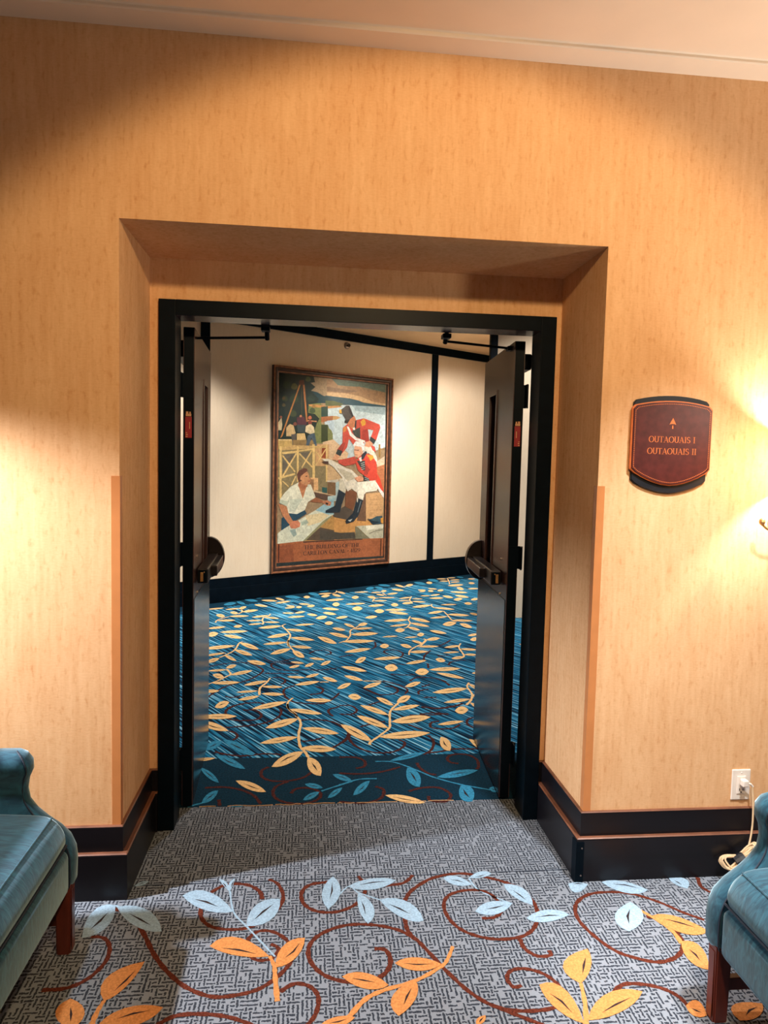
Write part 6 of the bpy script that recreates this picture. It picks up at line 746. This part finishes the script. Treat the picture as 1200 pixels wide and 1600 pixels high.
def armchair(loc_, rz, lab):
    e = tag(empty('armchair', loc_, rz), lab, 'armchair', 'teal velvet armchairs by the doorway')
    V = M['velvet']
    for s in (1, -1):
        rings = []
        for z, d, yi, yo in ARM:
            y0, y1 = (yi, yo) if s > 0 else (-yo, -yi)
            rings.append(rrect(-.30, .30-d, y0, y1, min(.034, (yo-yi)*.47), z))
        arm = obj('arm', loft(bmesh.new(), rings), V, e, smooth=True)
        P = [(.30-d+.0005-.010, s*(yi+.006), z) for z, d, yi, yo in ARM]
        obj('piping', tube(bmesh.new(), catmull(P, 3), .0028, 6), M['piping'], arm)
    obj('front_rail', B(.215, .293, -.274, .274, .202, .338, bev=.022, seg=4), V, e, smooth=True)
    obj('side_rail', B(-.28, .22, -.355, -.28, .19, .26), V, e); obj('side_rail', B(-.28, .22, .28, .355, .19, .26), V, e)
    top = catmull([(-.20, .452), (0, .459), (.16, .453), (.226, .447), (.250, .437), (.274, .415), (.288, .385), (.287, .360), (.268, .343), (.20, .338), (-.20, .336)], 4)
    rg_ = []
    for y, k in ((-.268, .88), (-.262, .95), (-.250, .99), (-.15, 1.0), (0, 1.012), (.15, 1.0), (.250, .99), (.262, .95), (.268, .88)):
        rg_.append([(-.2+(px+.2)*(1-(1-min(k, 1))*.25), y, .397+(pz-.397)*k) for px, pz in top])
    cush = obj('seat_cushion', loft(bmesh.new(), rg_), V, e, smooth=True)
    obj('piping', tube(bmesh.new(), [(.247, -.258, .4395), (.247, .258, .4395)], .0030, 6), M['velvet'], cush)
    obj('piping', tube(bmesh.new(), [(.287, -.262, .352), (.287, .262, .352)], .0035, 6), M['piping'], cush)
    bk = bmesh.new(); R_ = []
    for z, xf, th, hw in ((.33, -.17, .12, .27), (.45, -.165, .12, .272), (.62, -.175, .12, .274), (.66, -.18, .12, .33), (.75, -.195, .12, .345), (.90, -.225, .11, .345), (.98, -.245, .10, .335), (1.01, -.265, .07, .315)):
        R_.append(rrect(xf-th, xf, -hw, hw, .035, z))
    obj('backrest', loft(bk, R_), V, e, smooth=True)
    for s in (1, -1):
        bm = bmesh.new(); y0, y1 = (.279, .323) if s > 0 else (-.323, -.279)
        R4 = [[(.247, y0+.004, 0), (.287, y0+.004, 0), (.287, y1-.004, 0), (.247, y1-.004, 0)], [(.245, y0, .215), (.291, y0, .215), (.291, y1, .215), (.245, y1, .215)]]
        loft(bm, R4); bmesh.ops.bevel(bm, geom=[ed for ed in bm.edges if abs(ed.verts[0].co.z-ed.verts[1].co.z) > .1], offset=.004, segments=2, affect='EDGES')
        lg = obj('leg', bm, M['mahogany'], e)
        obj('bead', B(.2905, .2925, (y0+y1)/2-.012, (y0+y1)/2+.012, .01, .20, bev=.0008), M['mahogany'], lg)
        bm = bmesh.new(); loft(bm, [[(-.35, y0, 0), (-.315, y0, 0), (-.315, y1, 0), (-.35, y1, 0)], [(-.30, y0, .215), (-.26, y0, .215), (-.26, y1, .215), (-.30, y1, .215)]])
        obj('leg', bm, M['mahogany'], e)
        obj('stretcher', B(-.315, .25, (y0+y1)/2-.010, (y0+y1)/2+.010, .085, .120, bev=.002), M['mahogany'], e)
    obj('stretcher', B(-.04, -.015, -.295, .295, .092, .118, bev=.002), M['mahogany'], e)
    return e
armchair((-1.100, -.571, 0), 0.0, 'teal velvet armchair with scrolled arms left of the doorway')
armchair((1.287, -.968, 0), math.pi, 'teal velvet armchair with scrolled arms right of the doorway')

# ------------------------------------------------------------------ the large painting on the corridor wall
pa = tag(empty('painting', (0, WB, 0), WANG), 'large framed canal building scene with two red-coated officers and a workman', 'painting')
S0, S1, Z0, Z1 = -.652, 1.007, .256, 2.528
def framerail(name, a, b_, inward):
    """mitred moulding between two outer corners; (s, z); inward = unit vector towards the picture"""
    A, Bp = Vector(a), Vector(b_); d = (Bp-A).normalized(); inn = Vector(inward)
    prof = [(0, 0), (0, .040), (.006, .046), (.016, .046), (.022, .036), (.034, .040), (.050, .038), (.058, .026), (.072, .022), (.078, .012), (.078, 0)]
    bm = bmesh.new(); ends = []
    for P, sg_ in ((A, 1), (Bp, -1)):
        ends.append([bm.verts.new((P.x+inn.x*o+d.x*sg_*o, -h, P.y+inn.y*o+d.y*sg_*o)) for o, h in prof])
    n = len(prof)
    for k in range(n):
        f = bm.faces.new((ends[0][k], ends[0][(k+1) % n], ends[1][(k+1) % n], ends[1][k]))
        f.material_index = 1 if k in (1, 2, 3, 7) else 0
    bm.faces.new(ends[0]); bm.faces.new(ends[1][::-1])
    return obj(name, bm, [M['frame_wood'], M['frame_gilt']], pa)
framerail('frame_rail', (S0, Z0), (S1, Z0), (0, 1)); framerail('frame_rail', (S1, Z1), (S0, Z1), (0, -1))
framerail('frame_rail', (S0, Z1), (S0, Z0), (1, 0)); framerail('frame_rail', (S1, Z0), (S1, Z1), (-1, 0))
me = bpy.data.meshes.new('canvas'); verts = []; faces = []; cols = []
Y0 = -.006
verts += [(S0+.05, Y0, Z0+.05), (S1-.05, Y0, Z0+.05), (S1-.05, Y0, Z1-.05), (S0+.05, Y0, Z1-.05)]; faces.append((0, 1, 2, 3)); cols.append(srgb(60, 58, 48))
for k, q in enumerate(PAINT):
    n0 = len(verts); y = Y0-.0001-.00005*k
    verts += [(min(max(p[0], S0+.07), S1-.07), y, min(max(p[1], Z0+.07), Z1-.07)) for p in q[1:]]
    faces.append(tuple(range(n0, len(verts)))); cols.append(srgb(*q[0]))
me.from_pydata(verts, [], faces); at = me.color_attributes.new('paint', 'FLOAT_COLOR', 'CORNER')
for p, c in zip(me.polygons, cols):
    for li in p.loop_indices: at.data[li].color = c
me.materials.append(M['paint'])
cv = link(bpy.data.objects.new('canvas', me), pa); cv['label'] = 'painted scene with a lettered caption band'
yl = Y0-.0001-.00005*len(PAINT)-.0006
bm = bmesh.new()
for txt, a, b_, hh in (('THE BUILDING OF THE', (-.2235, .5005), (.5653, .4885), .045), ('CARILLON CANAL - 1829', (-.2336, .4316), (.5701, .4260), .045)):
    sl = (b_[1]-a[1])/(b_[0]-a[0]); text_bm(bm, txt, b_[0]-a[0], hh, lambda x, z, a=a, sl=sl: (a[0]+x, yl, a[1]+sl*x+z), 1.15)
tag(obj('caption_lettering', bm, M['ink'], cv), kind='stuff')
bm = bmesh.new(); bm.faces.new([bm.verts.new(p) for p in ((S0+.072, -.0215, Z0+.072), (S1-.072, -.0215, Z0+.072), (S1-.072, -.0215, Z1-.072), (S0+.072, -.0215, Z1-.072))])
obj('glass', bm, M['pane'], pa)

# ------------------------------------------------------------------ small round sprinkler above the painting
se = tag(empty('sprinkler', (0, WB, 0), WANG), 'small round chrome sprinkler high on the corridor wall above the painting', 'sprinkler')
obj('rosette', lathe(bmesh.new(), [(.040, 0), (.040, -.004), (.030, -.010), (.020, -.012)], 20, 'y', (.327, 0, 2.850)), M['chrome'], se)
bm = bmesh.new(); lathe(bm, [(.010, -.012), (.010, -.035), (.006, -.040)], 12, 'y', (.327, 0, 2.850)); lathe(bm, [(.020, -.044), (.020, -.047)], 16, 'y', (.327, 0, 2.850)); box(bm, .327-.013, .327-.009, -.046, -.012, 2.847, 2.853); box(bm, .327+.009, .327+.013, -.046, -.012, 2.847, 2.853)
obj('head', bm, M['hardware'], se)
